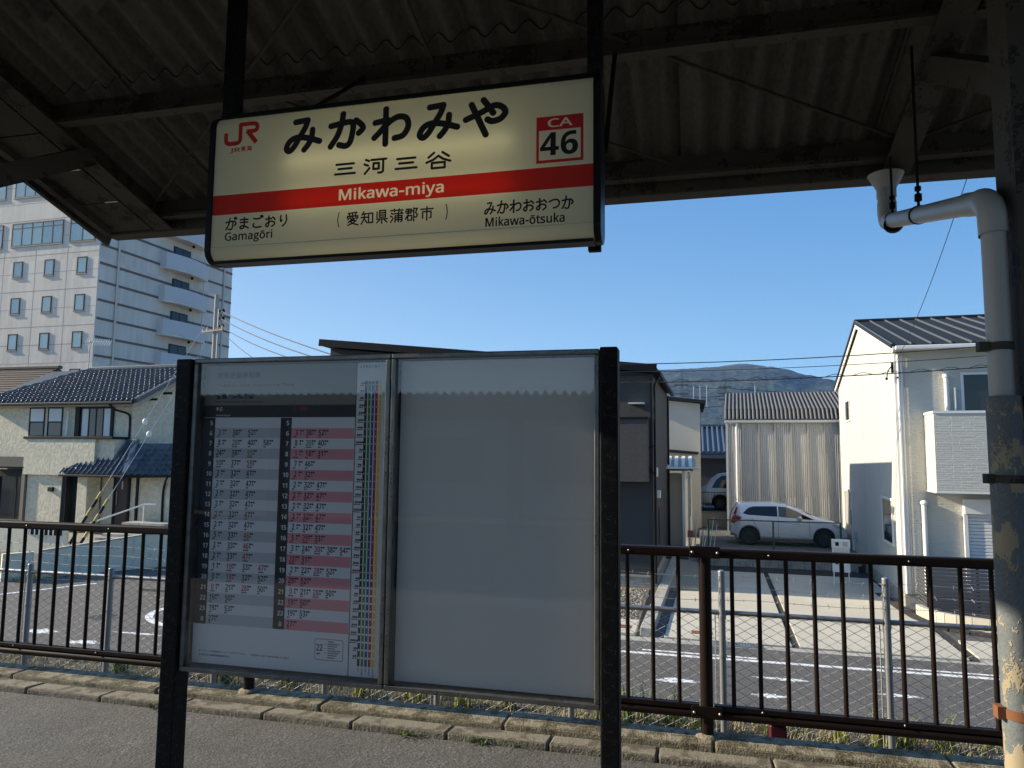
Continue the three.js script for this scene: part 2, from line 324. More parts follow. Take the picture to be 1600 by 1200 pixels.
// lot behind the driveways and its wall
setting('parking_lot', bx(0.3, 20, -2.4, -1.56, -60, -25.52), MAT.road, 'asphalt parking lot raised behind a block wall');
setting('back_yard', bx(-14, 0.29, -2.4, -1.9, -60, -20.41), MAT.ground, 'bare ground behind the charcoal house');
setting('rear_terrace', bx(-0.6, 12, -2.3, -0.94, -60, -34.6), MAT.ground, 'raised ground behind the shed');
{
  const w = thing('block_wall', 'low grey concrete block wall below the green mesh fence', 'wall', [0.3, 0, -25.5]);
  for (let r = 0; r < 2; r++) for (let i = 0; i < 12; i++) part('block', bx(i * 0.4 + r * 0.1 + 0.005, i * 0.4 + r * 0.1 + 0.395, -2.0 + r * 0.2 + 0.004, -1.8 + r * 0.2, 0, 0.12, 0.006), MAT.concrete, w);
  part('mortar', bx(0.01, 4.9, -2.05, -1.606, 0.006, 0.11), MAT.darkGravel, w);
}
setting('planting_strip', bx(0.3, 5.0, -2.3, -1.97, -25.37, -24.3), MAT.darkGravel, 'dark gravel strip at the foot of the block wall');

// ------------------------------------------------------------------ platform canopy
const SL = 0.31, rafterY = (z) => 3.1 + SL * (z + 3.89); // underside of the rafters
const RIDGE = -0.6;
{
  const c = thing('platform_canopy', 'dark steel platform canopy with corrugated cement roof sheets and flaking beams', 'canopy');
  const X0 = -3.8, X1 = 5.6, sheetY = (z) => rafterY(z) + 0.155;
  // corrugated sheets, each its own piece, lapping its neighbour
  const pitch = 0.13, sheetGeo = (z0, z1, dir) => {
    const n = 7 * 10 + 4, pos = [], uv = [], idx = [];
    for (let i = 0; i <= n; i++) { const x = i / 10 * pitch, w = Math.sin(i / 10 * 2 * Math.PI) * 0.027; for (const [k, z] of [[0, z0], [1, z1]]) for (const t of [0, 0.007]) { pos.push(x, sheetYd(z, dir) + w + t, z); uv.push(x, z); } }
    for (let i = 0; i < n; i++) { const a = i * 4, b = a + 4; idx.push(a, b, b + 2, a, b + 2, a + 2, a + 1, b + 3, b + 1, a + 1, a + 3, b + 3, a, a + 1, b + 1, a, b + 1, b, a + 2, b + 3, a + 3, a + 2, b + 2, b + 3); }
    const g = new THREE.BufferGeometry(); g.setAttribute('position', new THREE.Float32BufferAttribute(pos, 3)); g.setAttribute('uv', new THREE.Float32BufferAttribute(uv, 2)); g.setIndex(idx); g.computeVertexNormals();
    return g;
  };
  const sheetYd = (z, dir) => (dir > 0 ? sheetY(z) : sheetY(2 * RIDGE - z));
  const gs = [[-3.97, -2.98, 1, 0], [-3.06, -1.7, 1, 0.014], [-1.8, RIDGE, 1, 0.028], [RIDGE, 1.1, -1, 0.014], [1.0, 2.6, -1, 0]];
  seedV = 31;
  for (const [z0, z1, dir, lift] of gs) {
    const g = sheetGeo(z0, z1, dir);
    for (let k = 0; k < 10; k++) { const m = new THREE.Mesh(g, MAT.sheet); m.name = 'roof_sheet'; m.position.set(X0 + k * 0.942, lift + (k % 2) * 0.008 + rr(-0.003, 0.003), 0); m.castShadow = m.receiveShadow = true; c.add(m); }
  }
  // purlins: channel with a pale lower flange
  for (const z of [-3.86, -3.05, -2.2, -1.35, -0.5, 0.4, 1.4]) {
    const dir = z > RIDGE ? -1 : 1, y = dir > 0 ? rafterY(z) : rafterY(2 * RIDGE - z);
    part('purlin', bx(X0 + 0.03, X1, y + 0.045, y + 0.135, z - 0.012, z + 0.012), MAT.beamDark, c);
    part('purlin_flange', bx(X0 + 0.03, X1, y + 0.022, y + 0.043, z - 0.03, z + 0.035), MAT.beamPaint, c);
  }
  // rafters: I sections on each frame
  for (const x of [-3.33, 1.03, 5.39]) {
    const a = V3(x, rafterY(-3.95), -3.95), b = V3(x, rafterY(RIDGE), RIDGE), e = V3(x, rafterY(2 * RIDGE - 2.5), 2.5), up = V3(0, 1, 0);
    for (const [p, q] of [[a, b], [b, e]]) {
      part('rafter_flange', bar(p.clone().addScaledVector(up, 0.005), q.clone().addScaledVector(up, 0.005), 0.13, 0.012), MAT.beamPaint, c);
      part('rafter_web', bar(p.clone().addScaledVector(up, 0.075), q.clone().addScaledVector(up, 0.075), 0.012, 0.125), MAT.beamDark, c);
    }
    part('knee_brace', [bar(V3(x, 3.32, -3.3), V3(x, 2.8, -2.44), 0.1, 0.1)], MAT.beamPaint, c);
    const cs = x < 0 ? -0.3 : 0; part('column', bx(x + cs - 0.072, x + cs + 0.08, 0.002, rafterY(-2.45) - 0.005, -2.55, -2.41), MAT.beamDark, c);
    part('column_base', bx(x + cs - 0.07, x + cs + 0.12, 0.0005, 0.03, -2.6, -2.36), MAT.beamDark, c);
  }
  // eave trough and end verge
  part('eave_gutter', bx(X0, X1, 3.075, 3.155, -4.06, -3.935, 0.01), MAT.beamDark, c);
  part('eave_trim', bx(X0, X1, 3.16, 3.18, -3.99, -3.92), MAT.beamPaint, c);
  {
    const a = V3(-3.8, rafterY(-4.0) + 0.03, -4.0), b = V3(-3.8, rafterY(RIDGE) + 0.03, RIDGE);
    part('verge_board', bar(a, b, 0.025, 0.16), MAT.beamDark, c);
    const n = 11; // soffit boards under the verge
    for (let i = 0; i < n; i++) { const z0 = -3.93 + i * 0.29, z1 = z0 + 0.282; part('soffit_board', bar(V3(-3.6, rafterY(z0) + 0.012, z0), V3(-3.6, rafterY(z1) + 0.012, z1), 0.37, 0.016), MAT.beamPaint, c); }
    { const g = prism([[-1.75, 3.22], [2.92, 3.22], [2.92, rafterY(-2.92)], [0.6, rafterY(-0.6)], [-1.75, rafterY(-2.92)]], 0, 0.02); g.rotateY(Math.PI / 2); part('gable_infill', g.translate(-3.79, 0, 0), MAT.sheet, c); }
    part('verge_batten', bar(V3(-3.73, rafterY(-3.9) - 0.02, -3.9), V3(-3.73, rafterY(RIDGE) - 0.02, RIDGE), 0.05, 0.04), MAT.beamPaint, c);
  }
  // bracing rods in the plane of the roof
  const on = (x, z) => V3(x, rafterY(z) + 0.085, z);
  for (const [p, q, r] of [[on(-3.3, -3.8), on(-1.5, -2.55), 0.009], [on(1.0, -3.78), on(-1.0, -2.6), 0.009], [on(-1.14, -2.3), on(-1.14, -3.03), 0.007], [on(1.1, -3.8), on(2.4, -3.1), 0.009], [on(-0.05, -3.86), on(-0.9, -3.3), 0.006], [on(-2.1, -3.05), on(-1.7, -3.35), 0.008]]) part('bracing_rod', cyl(p, q, r, 8), MAT.beamPaint, c);
}

// ------------------------------------------------------------------ rainwater pipe on the column
{
  const t = thing('drain_pipe', 'grey plastic rainwater pipe from the eave, continued by a flaking cream steel pipe', 'pipe');
  const A = V3(0.975, 3.06, -3.9), B = V3(0.975, 2.87, -3.9), Cc = V3(0.92, 2.45, -2.46);
  part('outlet_funnel', [cyl(V3(0.975, 3.0, -3.9), V3(0.975, 3.075, -3.9), 0.046, 20, 0.085)], MAT.pvc, t);
  part('drop_pipe', cyl(B, A, 0.042, 20), MAT.pvc, t);
  part('collar', cyl(V3(0.975, 2.955, -3.9), V3(0.975, 3.0, -3.9), 0.046, 20), MAT.pvc, t);
  const dir = Cc.clone().sub(B).normalize();
  part('lower_elbow', new THREE.TubeGeometry(new THREE.CatmullRomCurve3([V3(0.975, 2.93, -3.9), V3(0.975, 2.875, -3.9), V3(0.977, 2.83, -3.885), V3(0.978, 2.815, -3.84), B.clone().add(V3(0, -0.055, 0)).addScaledVector(dir, 0.13)]), 18, 0.045, 18, false), MAT.pvc, t);
  part('sloping_pipe', cyl(V3(0.976, 2.82, -3.85), V3(0.91, 2.475, -2.58), 0.037, 22), MAT.pvc, t);
  part('upper_elbow', new THREE.TubeGeometry(new THREE.CatmullRomCurve3([V3(0.914, 2.5, -2.67), V3(0.912, 2.475, -2.585), V3(0.908, 2.455, -2.505), V3(0.906, 2.41, -2.458), V3(0.906, 2.33, -2.45)]), 22, 0.04, 20, false), MAT.pvc, t);
  part('down_pipe', cyl(V3(0.906, 1.83, -2.45), V3(0.906, 2.36, -2.45), 0.034, 24), MAT.pvc, t);
  const st = new THREE.CylinderGeometry(0.047, 0.047, 1.82, 32, 1); { const u = st.attributes.uv; for (let i = 0; i < u.count; i++) u.setXY(i, u.getX(i) * 0.295, u.getY(i) * 1.82); }
  part('steel_pipe', st.translate(0.909, 0.925, -2.45), MAT.flaking, t, true);
  for (const y of [1.985, 1.59]) part('pipe_clamp', [cyl(V3(y > 1.8 ? 0.906 : 0.909, y - 0.012, -2.45), V3(y > 1.8 ? 0.906 : 0.909, y + 0.012, -2.45), y > 1.8 ? 0.037 : 0.0495, 24), bx(0.845, 0.873, y - 0.014, y + 0.014, -2.46, -2.43)], MAT.beamDark, t);
  part('rusty_clamp', [cyl(V3(0.909, 0.91, -2.45), V3(0.909, 0.937, -2.45), 0.0498, 24), bx(0.843, 0.864, 0.906, 0.941, -2.465, -2.43)], MAT.rustBand, t);
  for (const [x, z, yc, y1] of [[0.947, -3.3, 2.671, 3.42], [0.974, -3.8, 2.806, 3.2]]) {
    const c0 = V3(x, yc, z), d = V3(-0.066, -0.345, 1.27).normalize(), y0 = yc + 0.04;
    part('hanger_rod', cyl(V3(x, y0, z), V3(x, y1, z), 0.006, 8), MAT.black, t);
    part('hanger_clamp', cyl(c0.clone().addScaledVector(d, -0.011), c0.clone().addScaledVector(d, 0.011), 0.0405, 24), MAT.black, t);
    part('hanger_nut', cyl(V3(x, y0 + 0.02, z), V3(x, y0 + 0.05, z), 0.015, 6), MAT.black, t);
    part('hanger_nut', cyl(V3(x, y0 + 0.065, z), V3(x, y0 + 0.083, z), 0.013, 6), MAT.black, t);
  }
}

// ------------------------------------------------------------------ lettering drawn stroke by stroke
const WATER = ['8,8 22,18', '2,36 18,46', '4,96 14,80 24,62'], TREE = ['3,26 40,26', '22,2 22,98', '21,30 4,70', '24,36 40,58'];
const DAK = ['76,2 84,16', '90,-2 98,12'];
const GL = {
  'み': ['27,10 62,7', '~62,8 55,30 40,57 25,84 11,97 2,88 11,68 30,58 60,61 98,75', '~77,38 75,60 67,80 54,97'],
  'か': ['~3,34 40,28 60,27 68,36 67,58 60,88 47,98 28,93', '~38,0 34,30 22,66 3,96', '~76,24 92,38 97,50 85,63'],
  'わ': ['34,0 34,100', '4,37 40,32', '~40,34 24,58 2,80', '~16,66 45,38 70,26 92,32 98,56 84,80 60,86'],
  'や': ['~0,52 40,35 70,20 90,26 98,42 86,58 66,63 54,57', '~44,2 56,20 68,40', '14,12 50,98'],
  'ま': ['14,18 86,18', '16,42 84,42', '~52,2 53,40 52,72 44,92 26,96 14,86 26,73 50,74 72,82 92,94'],
  'こ': ['~18,16 50,20 80,15', '~20,62 14,80 34,93 60,94 88,90'],
  'お': ['8,30 62,26', '~36,4 37,40 36,80 26,94 12,88 10,76 30,60 60,50 86,60 90,78 66,95', '~72,16 84,24 94,38'],
  'り': ['~25,8 21,36 26,58 34,48', '~72,6 77,40 68,74 42,98'],
  'つ': ['~4,36 40,22 75,22 94,45 80,76 42,88'],
  'の': ['~52,16 44,60 22,84 6,64 16,32 50,14 86,30 92,60 70,86 56,92'],
  'て': ['~8,20 50,16 90,12 58,34 48,64 60,88 78,94'],
  'す': ['4,24 96,22', '~56,2 57,44 46,66 32,52 46,38 58,52 52,80 34,98'],
  'し': ['~24,4 22,70 40,94 66,86 86,66'],
  'ご': null, 'が': null,
  'ー': ['6,50 94,50'], 'ム': ['~46,6 30,50 8,88', '8,88 84,80', '62,50 94,94'], 'ホ': ['8,28 92,28', '50,4 50,96', '28,48 10,78', '72,48 90,78'], 'ペ': ['4,66 36,34 96,82', '~76,10 86,18 76,26 68,18 76,10'], 'ジ': ['20,10 36,22', '10,38 28,50', '~14,92 60,74 90,30', ...DAK], 'ア': ['8,12 92,12 62,44', '~50,28 44,66 18,96'], 'ド': ['34,4 34,98', '34,38 84,64', ...DAK], 'レ': ['~20,6 22,92 54,76 92,42'], 'ス': ['12,14 82,14 54,60 10,92', '54,54 92,92'],
  '三': ['8,16 92,16', '18,50 82,50', '2,88 98,88'],
  '河': [...WATER, '32,12 98,12', '85,12 85,88 78,95 64,95', '42,34 66,34 66,70 42,70 42,34'],
  '谷': ['32,4 10,30', '66,4 92,30', '50,24 30,45 2,60', '50,24 70,45 98,60', '24,64 76,64 76,96 24,96 24,64'],
  '愛': ['14,8 82,3', '22,15 28,24', '49,13 51,22', '76,13 69,24', '8,42 8,30 92,30 92,42', '22,42 14,54', '34,40 37,52 60,54 66,48', '48,37 54,45', '76,40 86,52', '40,57 15,78', '34,65 78,65 56,83 12,98', '34,73 60,89 94,98'],
  '知': ['22,4 8,28', '14,20 50,20', '2,46 54,46', '28,20 28,52 4,96', '30,62 50,88', '62,18 94,18 94,88 62,88 62,18'],
  '県': ['32,4 78,4 78,54 32,54 32,4', '32,21 78,21', '32,38 78,38', '12,14 12,68 94,68', '50,68 50,100', '30,77 12,94', '72,77 92,94'],
  '蒲': ['2,11 98,11', '32,2 32,20', '68,2 68,20', '8,30 20,38', '2,52 16,60', '4,98 22,70', '28,36 98,36', '84,24 93,31', '38,99 38,52 92,52 92,92 84,98', '38,67 92,67', '38,82 92,82', '64,26 64,99'],
  '郡': ['8,10 46,10 46,38 8,38', '2,24 58,24', '26,10 22,52 3,82', '20,58 50,58 50,92 20,92 20,58', '66,4 66,100', '66,8 93,8 80,36 94,56 86,72 72,70'],
  '市': ['50,2 50,16', '4,18 96,18', '18,84 18,37 82,37 82,80 72,84', '50,18 50,100'],
  '東': ['6,16 94,16', '20,30 80,30 80,62 20,62 20,30', '20,46 80,46', '50,2 50,100', '46,62 6,92', '54,62 94,92'],
  '海': [...WATER, '40,3 28,28', '36,16 96,16', '38,32 86,32 80,92 68,96', '38,32 31,76 94,76', '26,54 98,54', '60,36 57,72'],
  '道': ['8,8 20,22', '4,40 20,40 18,70 4,90', '14,78 40,94 98,94', '44,2 50,12', '82,2 74,12', '30,17 98,17', '64,17 58,28', '40,29 88,29 88,80 40,80 40,29', '40,46 88,46', '40,63 88,63'],
  '線': ['20,2 6,22 24,24', '32,14 6,48 38,46', '22,48 22,98', '10,62 6,84', '34,60 38,78', '66,2 60,10', '48,12 88,12 88,46 48,46 48,12', '48,28 88,28', '68,46 68,96 60,92', '44,58 60,58 44,88', '92,54 76,66', '70,60 96,92'],
  '時': ['6,12 32,12 32,82 6,82 6,12', '6,46 32,46', '68,2 68,36', '46,18 92,18', '40,36 98,36', '40,56 98,56', '82,38 82,90 70,96', '52,66 60,80'],
  '刻': ['30,2 30,14', '4,16 58,16', '30,16 12,38 36,36', '46,32 6,68', '52,50 6,94', '34,72 52,92', '72,12 72,70', '92,2 92,92 80,98'],
  '表': ['50,2 50,44', '12,14 88,14', '18,28 82,28', '4,44 96,44', '46,46 6,76', '34,60 34,92 54,84', '84,54 66,66', '52,46 94,94'],
  '豊': ['18,8 82,8 82,42 18,42 18,8', '18,25 82,25', '40,0 40,42', '60,0 60,42', '6,52 94,52', '26,62 74,62 74,78 26,78 26,62', '34,82 38,92', '66,82 62,92', '4,97 96,97'],
  '橋': [...TREE, '84,2 46,10', '44,20 98,20', '64,8 46,40', '72,22 98,40', '56,34 82,34 82,50 56,50 56,34', '46,98 46,58 94,58 94,94', '60,70 80,70 80,86 60,86 60,70'],
  '浜': [...WATER, '84,4 44,13', '44,12 44,62', '44,36 92,36', '76,36 76,62', '32,62 98,62', '54,70 36,96', '76,70 94,96'],
  '松': [...TREE, '58,10 44,46', '76,8 98,44', '68,48 48,90 88,86', '80,68 96,98'],
  '方': ['50,2 50,18', '4,20 96,20', '42,20 34,60 8,96', '40,44 80,44 74,92 56,94'],
  '面': ['4,6 96,6', '50,6 44,24', '10,24 90,24 90,96 10,96 10,24', '36,24 36,96', '64,24 64,96', '36,48 64,48', '36,72 64,72'],
  '平': ['10,10 90,10', '26,22 34,44', '74,22 64,44', '2,56 98,56', '50,10 50,100'],
  '日': ['18,4 82,4 82,96 18,96 18,4', '18,50 82,50'],
  '土': ['14,40 86,40', '50,6 50,92', '4,92 96,92'],
  '休': ['28,2 4,48', '18,34 18,98', '36,30 98,30', '68,4 68,98', '64,32 34,80', '72,32 98,80'],
  '駅': ['10,6 10,62 42,62 40,92', '10,6 44,6', '10,24 42,24', '10,42 42,42', '26,6 26,62', '8,72 6,88', '58,10 58,50 50,96', '58,10 94,10 94,44 58,44', '74,44 96,96'],
  '内': ['12,98 12,26 88,26 88,92 78,96', '50,4 50,30 24,72', '52,44 74,70'],
  '案': ['50,0 50,8', '8,22 8,10 92,10 92,22', '4,34 96,34', '40,18 26,48 70,58', '70,30 30,60', '4,66 96,66', '50,58 50,100', '44,70 10,96', '56,70 90,96'],
  '・': ['48,50 52,50'],
};
GL['が'] = [...GL['か'], '80,-4 88,10', '94,-8 102,6']; GL['ご'] = [...GL['こ'], '82,-4 90,10', '96,-8 104,6'];
function glyph(g, ch, x, y, w, h, width) {
  const s = GL[ch]; if (!s) return;
  g.lineWidth = width; g.lineCap = 'round'; g.lineJoin = 'round';
  for (const str of s) {
    const smooth = str[0] === '~', pts = (smooth ? str.slice(1) : str).split(' ').map((q) => q.split(',').map(Number)).map(([a, b]) => [x + a / 100 * w, y + b / 100 * h]);
    g.beginPath(); g.moveTo(...pts[0]);
    if (smooth) { const c = new THREE.SplineCurve(pts.map((q) => new THREE.Vector2(...q))); for (const q of c.getPoints(pts.length * 8).slice(1)) g.lineTo(q.x, q.y); } else for (const q of pts.slice(1)) g.lineTo(...q);
    g.stroke();
  }
}
function words(g, str, x, y, h, adv, width, w = h) { [...str].forEach((c, i) => glyph(g, c, x + i * adv, y, w, h, width)); }
function canvas(w, h) { const c = document.createElement('canvas'); c.width = w; c.height = h; return [c, c.getContext('2d')]; }
function canvasTex(c) { const t = new THREE.CanvasTexture(c); t.colorSpace = THREE.SRGBColorSpace; t.magFilter = t.minFilter = THREE.LinearFilter; return t; }
function fitText(g, str, x, y, w, h, font, fill) { // baseline at y, cap height about h, fitted to width w
  g.save(); g.fillStyle = fill; g.font = `${font} 100px sans-serif`; const m = g.measureText(str).width; g.translate(x, y); g.scale(w / m, h / 72); g.fillText(str, 0, 0); if (!font) { g.strokeStyle = fill; g.lineWidth = 3.5; g.lineJoin = 'round'; g.strokeText(str, 0, 0); } g.restore();
}

// ------------------------------------------------------------------ hanging station sign
{
  const x0 = -1.825, x1 = -0.3, y0 = 2.385, y1 = 2.975, zf = -2.4, zb = -2.52;
  const S = 1320, W = Math.round((x1 - x0) * S), H = Math.round((y1 - y0) * S);
  const [c, g] = canvas(W, H), px = (x) => (x - x0) * S, py = (y) => (y1 - y) * S;
  g.fillStyle = '#f8f2d2'; g.fillRect(0, 0, W, H);
  g.fillStyle = '#d8230f'; g.fillRect(0, py(2.646), W, py(2.567) - py(2.646));
  g.strokeStyle = '#0b0b0d';
  const put = (ch, xa, xb, ya, yb, wd) => glyph(g, ch, px(xa), py(yb), (xb - xa) * S, (yb - ya) * S, wd * S);
  put('み', -1.50, -1.355, 2.795, 2.925, 0.0235); put('か', -1.315, -1.175, 2.795, 2.925, 0.0235); put('わ', -1.135, -0.995, 2.79, 2.925, 0.0235); put('み', -0.955, -0.805, 2.795, 2.925, 0.0235); put('や', -0.775, -0.625, 2.785, 2.92, 0.0235);
  put('三', -1.29, -1.205, 2.683, 2.735, 0.0088); put('河', -1.17, -1.08, 2.679, 2.74, 0.0088); put('三', -1.045, -0.96, 2.683, 2.735, 0.0088); put('谷', -0.925, -0.83, 2.677, 2.74, 0.0088);
  fitText(g, 'Mikawa-miya', px(-1.275), py(2.588), 0.425 * S, 0.041 * S, '', '#f6efd6');
  ['が', 'ま', 'ご', 'お', 'り'].forEach((ch, i) => put(ch, -1.748 + i * 0.057, -1.748 + i * 0.057 + 0.046, 2.505, 2.55, 0.0062));
  fitText(g, 'Gamagōri', px(-1.752), py(2.463), 0.212 * S, 0.031 * S, '', '#0b0b0d');
  ['愛', '知', '県', '蒲', '郡', '市'].forEach((ch, i) => put(ch, -1.235 + i * 0.0585, -1.235 + i * 0.0585 + 0.05, 2.488, 2.538, 0.0052));
  g.lineWidth = 0.0035 * S; g.beginPath(); g.arc(px(-1.185), py(2.513), 0.085 * S, Math.PI - 0.33, Math.PI + 0.33); g.stroke(); g.beginPath(); g.arc(px(-0.925), py(2.513), 0.085 * S, -0.33, 0.33); g.stroke();
  ['み', 'か', 'わ', 'お', 'お', 'つ', 'か'].forEach((ch, i) => put(ch, -0.7 + i * 0.0462, -0.7 + i * 0.0462 + 0.04, 2.493, 2.537, 0.0056));
  fitText(g, 'Mikawa-ōtsuka', px(-0.7), py(2.448), 0.29 * S, 0.031 * S, '', '#0b0b0d');
  // line code
  g.fillStyle = '#d3161c'; g.fillRect(px(-0.514), py(2.83), 0.166 * S, 0.168 * S);
  g.fillStyle = '#f3ecd4'; g.fillRect(px(-0.505), py(2.78), 0.148 * S, 0.108 * S);
  fitText(g, 'CA', px(-0.477), py(2.791), 0.09 * S, 0.03 * S, '', '#f3ecd4');
  fitText(g, '46', px(-0.501), py(2.689), 0.138 * S, 0.083 * S, 'bold', '#0b0b0d');
  // operator mark
  g.strokeStyle = '#cf1d10'; g.lineCap = 'butt'; g.lineJoin = 'round';
  g.lineWidth = 0.017 * S; g.beginPath(); g.moveTo(px(-1.766), py(2.898)); g.lineTo(px(-1.766), py(2.872)); g.quadraticCurveTo(px(-1.765), py(2.853), px(-1.745), py(2.853)); g.lineTo(px(-1.722), py(2.853)); g.quadraticCurveTo(px(-1.702), py(2.853), px(-1.702), py(2.873)); g.lineTo(px(-1.702), py(2.928)); g.lineTo(px(-1.645), py(2.928)); g.quadraticCurveTo(px(-1.628), py(2.926), px(-1.628), py(2.911)); g.quadraticCurveTo(px(-1.628), py(2.897), px(-1.648), py(2.897)); g.lineTo(px(-1.675), py(2.897)); g.stroke();
  g.lineWidth = 0.018 * S; g.beginPath(); g.moveTo(px(-1.672), py(2.9)); g.lineTo(px(-1.63), py(2.849)); g.stroke();
  fitText(g, 'JR', px(-1.742), py(2.818), 0.042 * S, 0.016 * S, '', '#cf1d10');
  put('東', -1.697, -1.675, 2.817, 2.838, 0.0025); put('海', -1.67, -1.648, 2.817, 2.838, 0.0025);
  const print = canvasTex(c);
  const sgn = thing('station_sign', 'hanging cream station name sign with red band and black hiragana lettering', 'sign');
  // curved acrylic cover: flat front with rounded shoulders
  const prof = [], R = 0.05, zm = (zf + zb) / 2;
  for (let i = 0; i <= 8; i++) { const a = i / 8 * Math.PI / 2; prof.push([y0 + R - R * Math.sin(Math.PI / 2 - a), zf - R + R * Math.cos(Math.PI / 2 - a)]); }
  for (let i = 0; i <= 8; i++) { const a = i / 8 * Math.PI / 2; prof.push([y1 - R + R * Math.sin(a), zf - R + R * Math.cos(a)]); }
  const skin = (front) => {
    const pos = [], uv = [], idx = [], L = [0];
    for (let i = 1; i < prof.length; i++) L.push(L[i - 1] + Math.hypot(prof[i][0] - prof[i - 1][0], prof[i][1] - prof[i - 1][1]));
    const xs = [x0 + 0.012, x1 - 0.012];
    for (const x of xs) prof.forEach(([y, z]) => { pos.push(x, y, front ? z : 2 * zm - z); uv.push(front ? (x - x0) / (x1 - x0) : 1 - (x - x0) / (x1 - x0), (y - y0) / (y1 - y0)); });
    const n = prof.length;
    for (let i = 0; i < n - 1; i++) idx.push(...(front ? [i, n + i, n + i + 1, i, n + i + 1, i + 1] : [i, n + i + 1, n + i, i, i + 1, n + i + 1]));
    const q = new THREE.BufferGeometry(); q.setAttribute('position', new THREE.Float32BufferAttribute(pos, 3)); q.setAttribute('uv', new THREE.Float32BufferAttribute(uv, 2)); q.setIndex(idx); q.computeVertexNormals();
    return q;
  };
  const face = new THREE.MeshPhysicalMaterial({ map: print, roughness: 1, transmission: 0.45, thickness: 0, side: THREE.DoubleSide });
  part('sign_face', skin(true), face, sgn, true);
  part('rear_face', skin(false), new THREE.MeshPhysicalMaterial({ color: 0xf8f2d2, roughness: 1, transmission: 0.45, thickness: 0, side: THREE.DoubleSide }), sgn, true);
  const cap = (xa, xb) => { const s = new THREE.Shape([[y0, zb + R], [y0, zf - R], ...prof, ...prof.slice().reverse().map(([y, z]) => [y, 2 * zm - z])].map(([y, z]) => new THREE.Vector2(-z, y))); const e = new THREE.ExtrudeGeometry(s, { depth: xb - xa - 0.004, bevelEnabled: true, bevelSize: 0.006, bevelThickness: 0.002, bevelSegments: 1 }); e.rotateY(Math.PI / 2); return e.translate(xa + 0.002, 0, 0); };
  part('end_cap', cap(x0 - 0.012, x0 + 0.014), MAT.blackGloss, sgn); part('end_cap', cap(x1 - 0.014, x1 + 0.012), MAT.blackGloss, sgn);
  part('bottom_rail', bx(x0 + 0.016, x1 - 0.016, y0 - 0.006, y0 + 0.006, zb + 0.03, zf - 0.02, 0.004), MAT.blackGloss, sgn);
  part('top_rail', bx(x0 + 0.016, x1 - 0.016, y1 - 0.006, y1 + 0.012, zb + 0.03, zf - 0.02, 0.004), MAT.blackGloss, sgn);
  part('seam_strip', [bx(x0 + 0.016, x1 - 0.016, y0 + 0.052, y0 + 0.0545, zf - 0.001, zf + 0.0018)], M([0.6, 0.58, 0.48], 0.5), sgn);
  for (const [x, w] of [[-1.785, 0.028], [-0.313, 0.026]]) part('hanger_post', bx(x - w, x + w, y1 + 0.013, 3.95, zm - 0.03, zm + 0.03, 0.004), MAT.blackPost, sgn);
  part('hanger_post', bx(x1 - 0.05, x1 - 0.004, y0 - 0.01, y1 + 0.012, zb - 0.035, zb - 0.004, 0.004), MAT.blackPost, sgn);
  part('stay', cyl(V3(-0.29, 2.75, zb - 0.03), V3(-0.3, 3.4, -3.03), 0.01, 8), MAT.black, sgn);
  part('stay', cyl(V3(-1.55, 3.0, zb - 0.02), V3(-1.5, 3.42, -3.03), 0.01, 8), MAT.black, sgn);
  // the lamp inside: two tubes on a reflector
  part('lamp_tube', [cyl(V3(-1.5, 2.76, zm), V3(-0.6, 2.76, zm), 0.011, 10), cyl(V3(-1.5, 2.6, zm), V3(-0.6, 2.6, zm), 0.011, 10)], M(0.8, 0.5, { emissive: new THREE.Color(1, 0.95, 0.7), emissiveIntensity: 0.8 }), sgn);
  for (const y of [2.76, 2.6]) {
    const L = new THREE.RectAreaLight(new THREE.Color(1, 0.9, 0.6), 0.45, 0.9, 0.022); L.name = 'sign_lamp';
    L.position.set(-1.05, y, zm + 0.0125); L.lookAt(-1.05, y, zm + 1); L.rotateY(0); scene.add(L);
    const dirv = new THREE.Vector3(); L.getWorldDirection(dirv); if (dirv.z > 0) L.rotateY(Math.PI);
  }
}

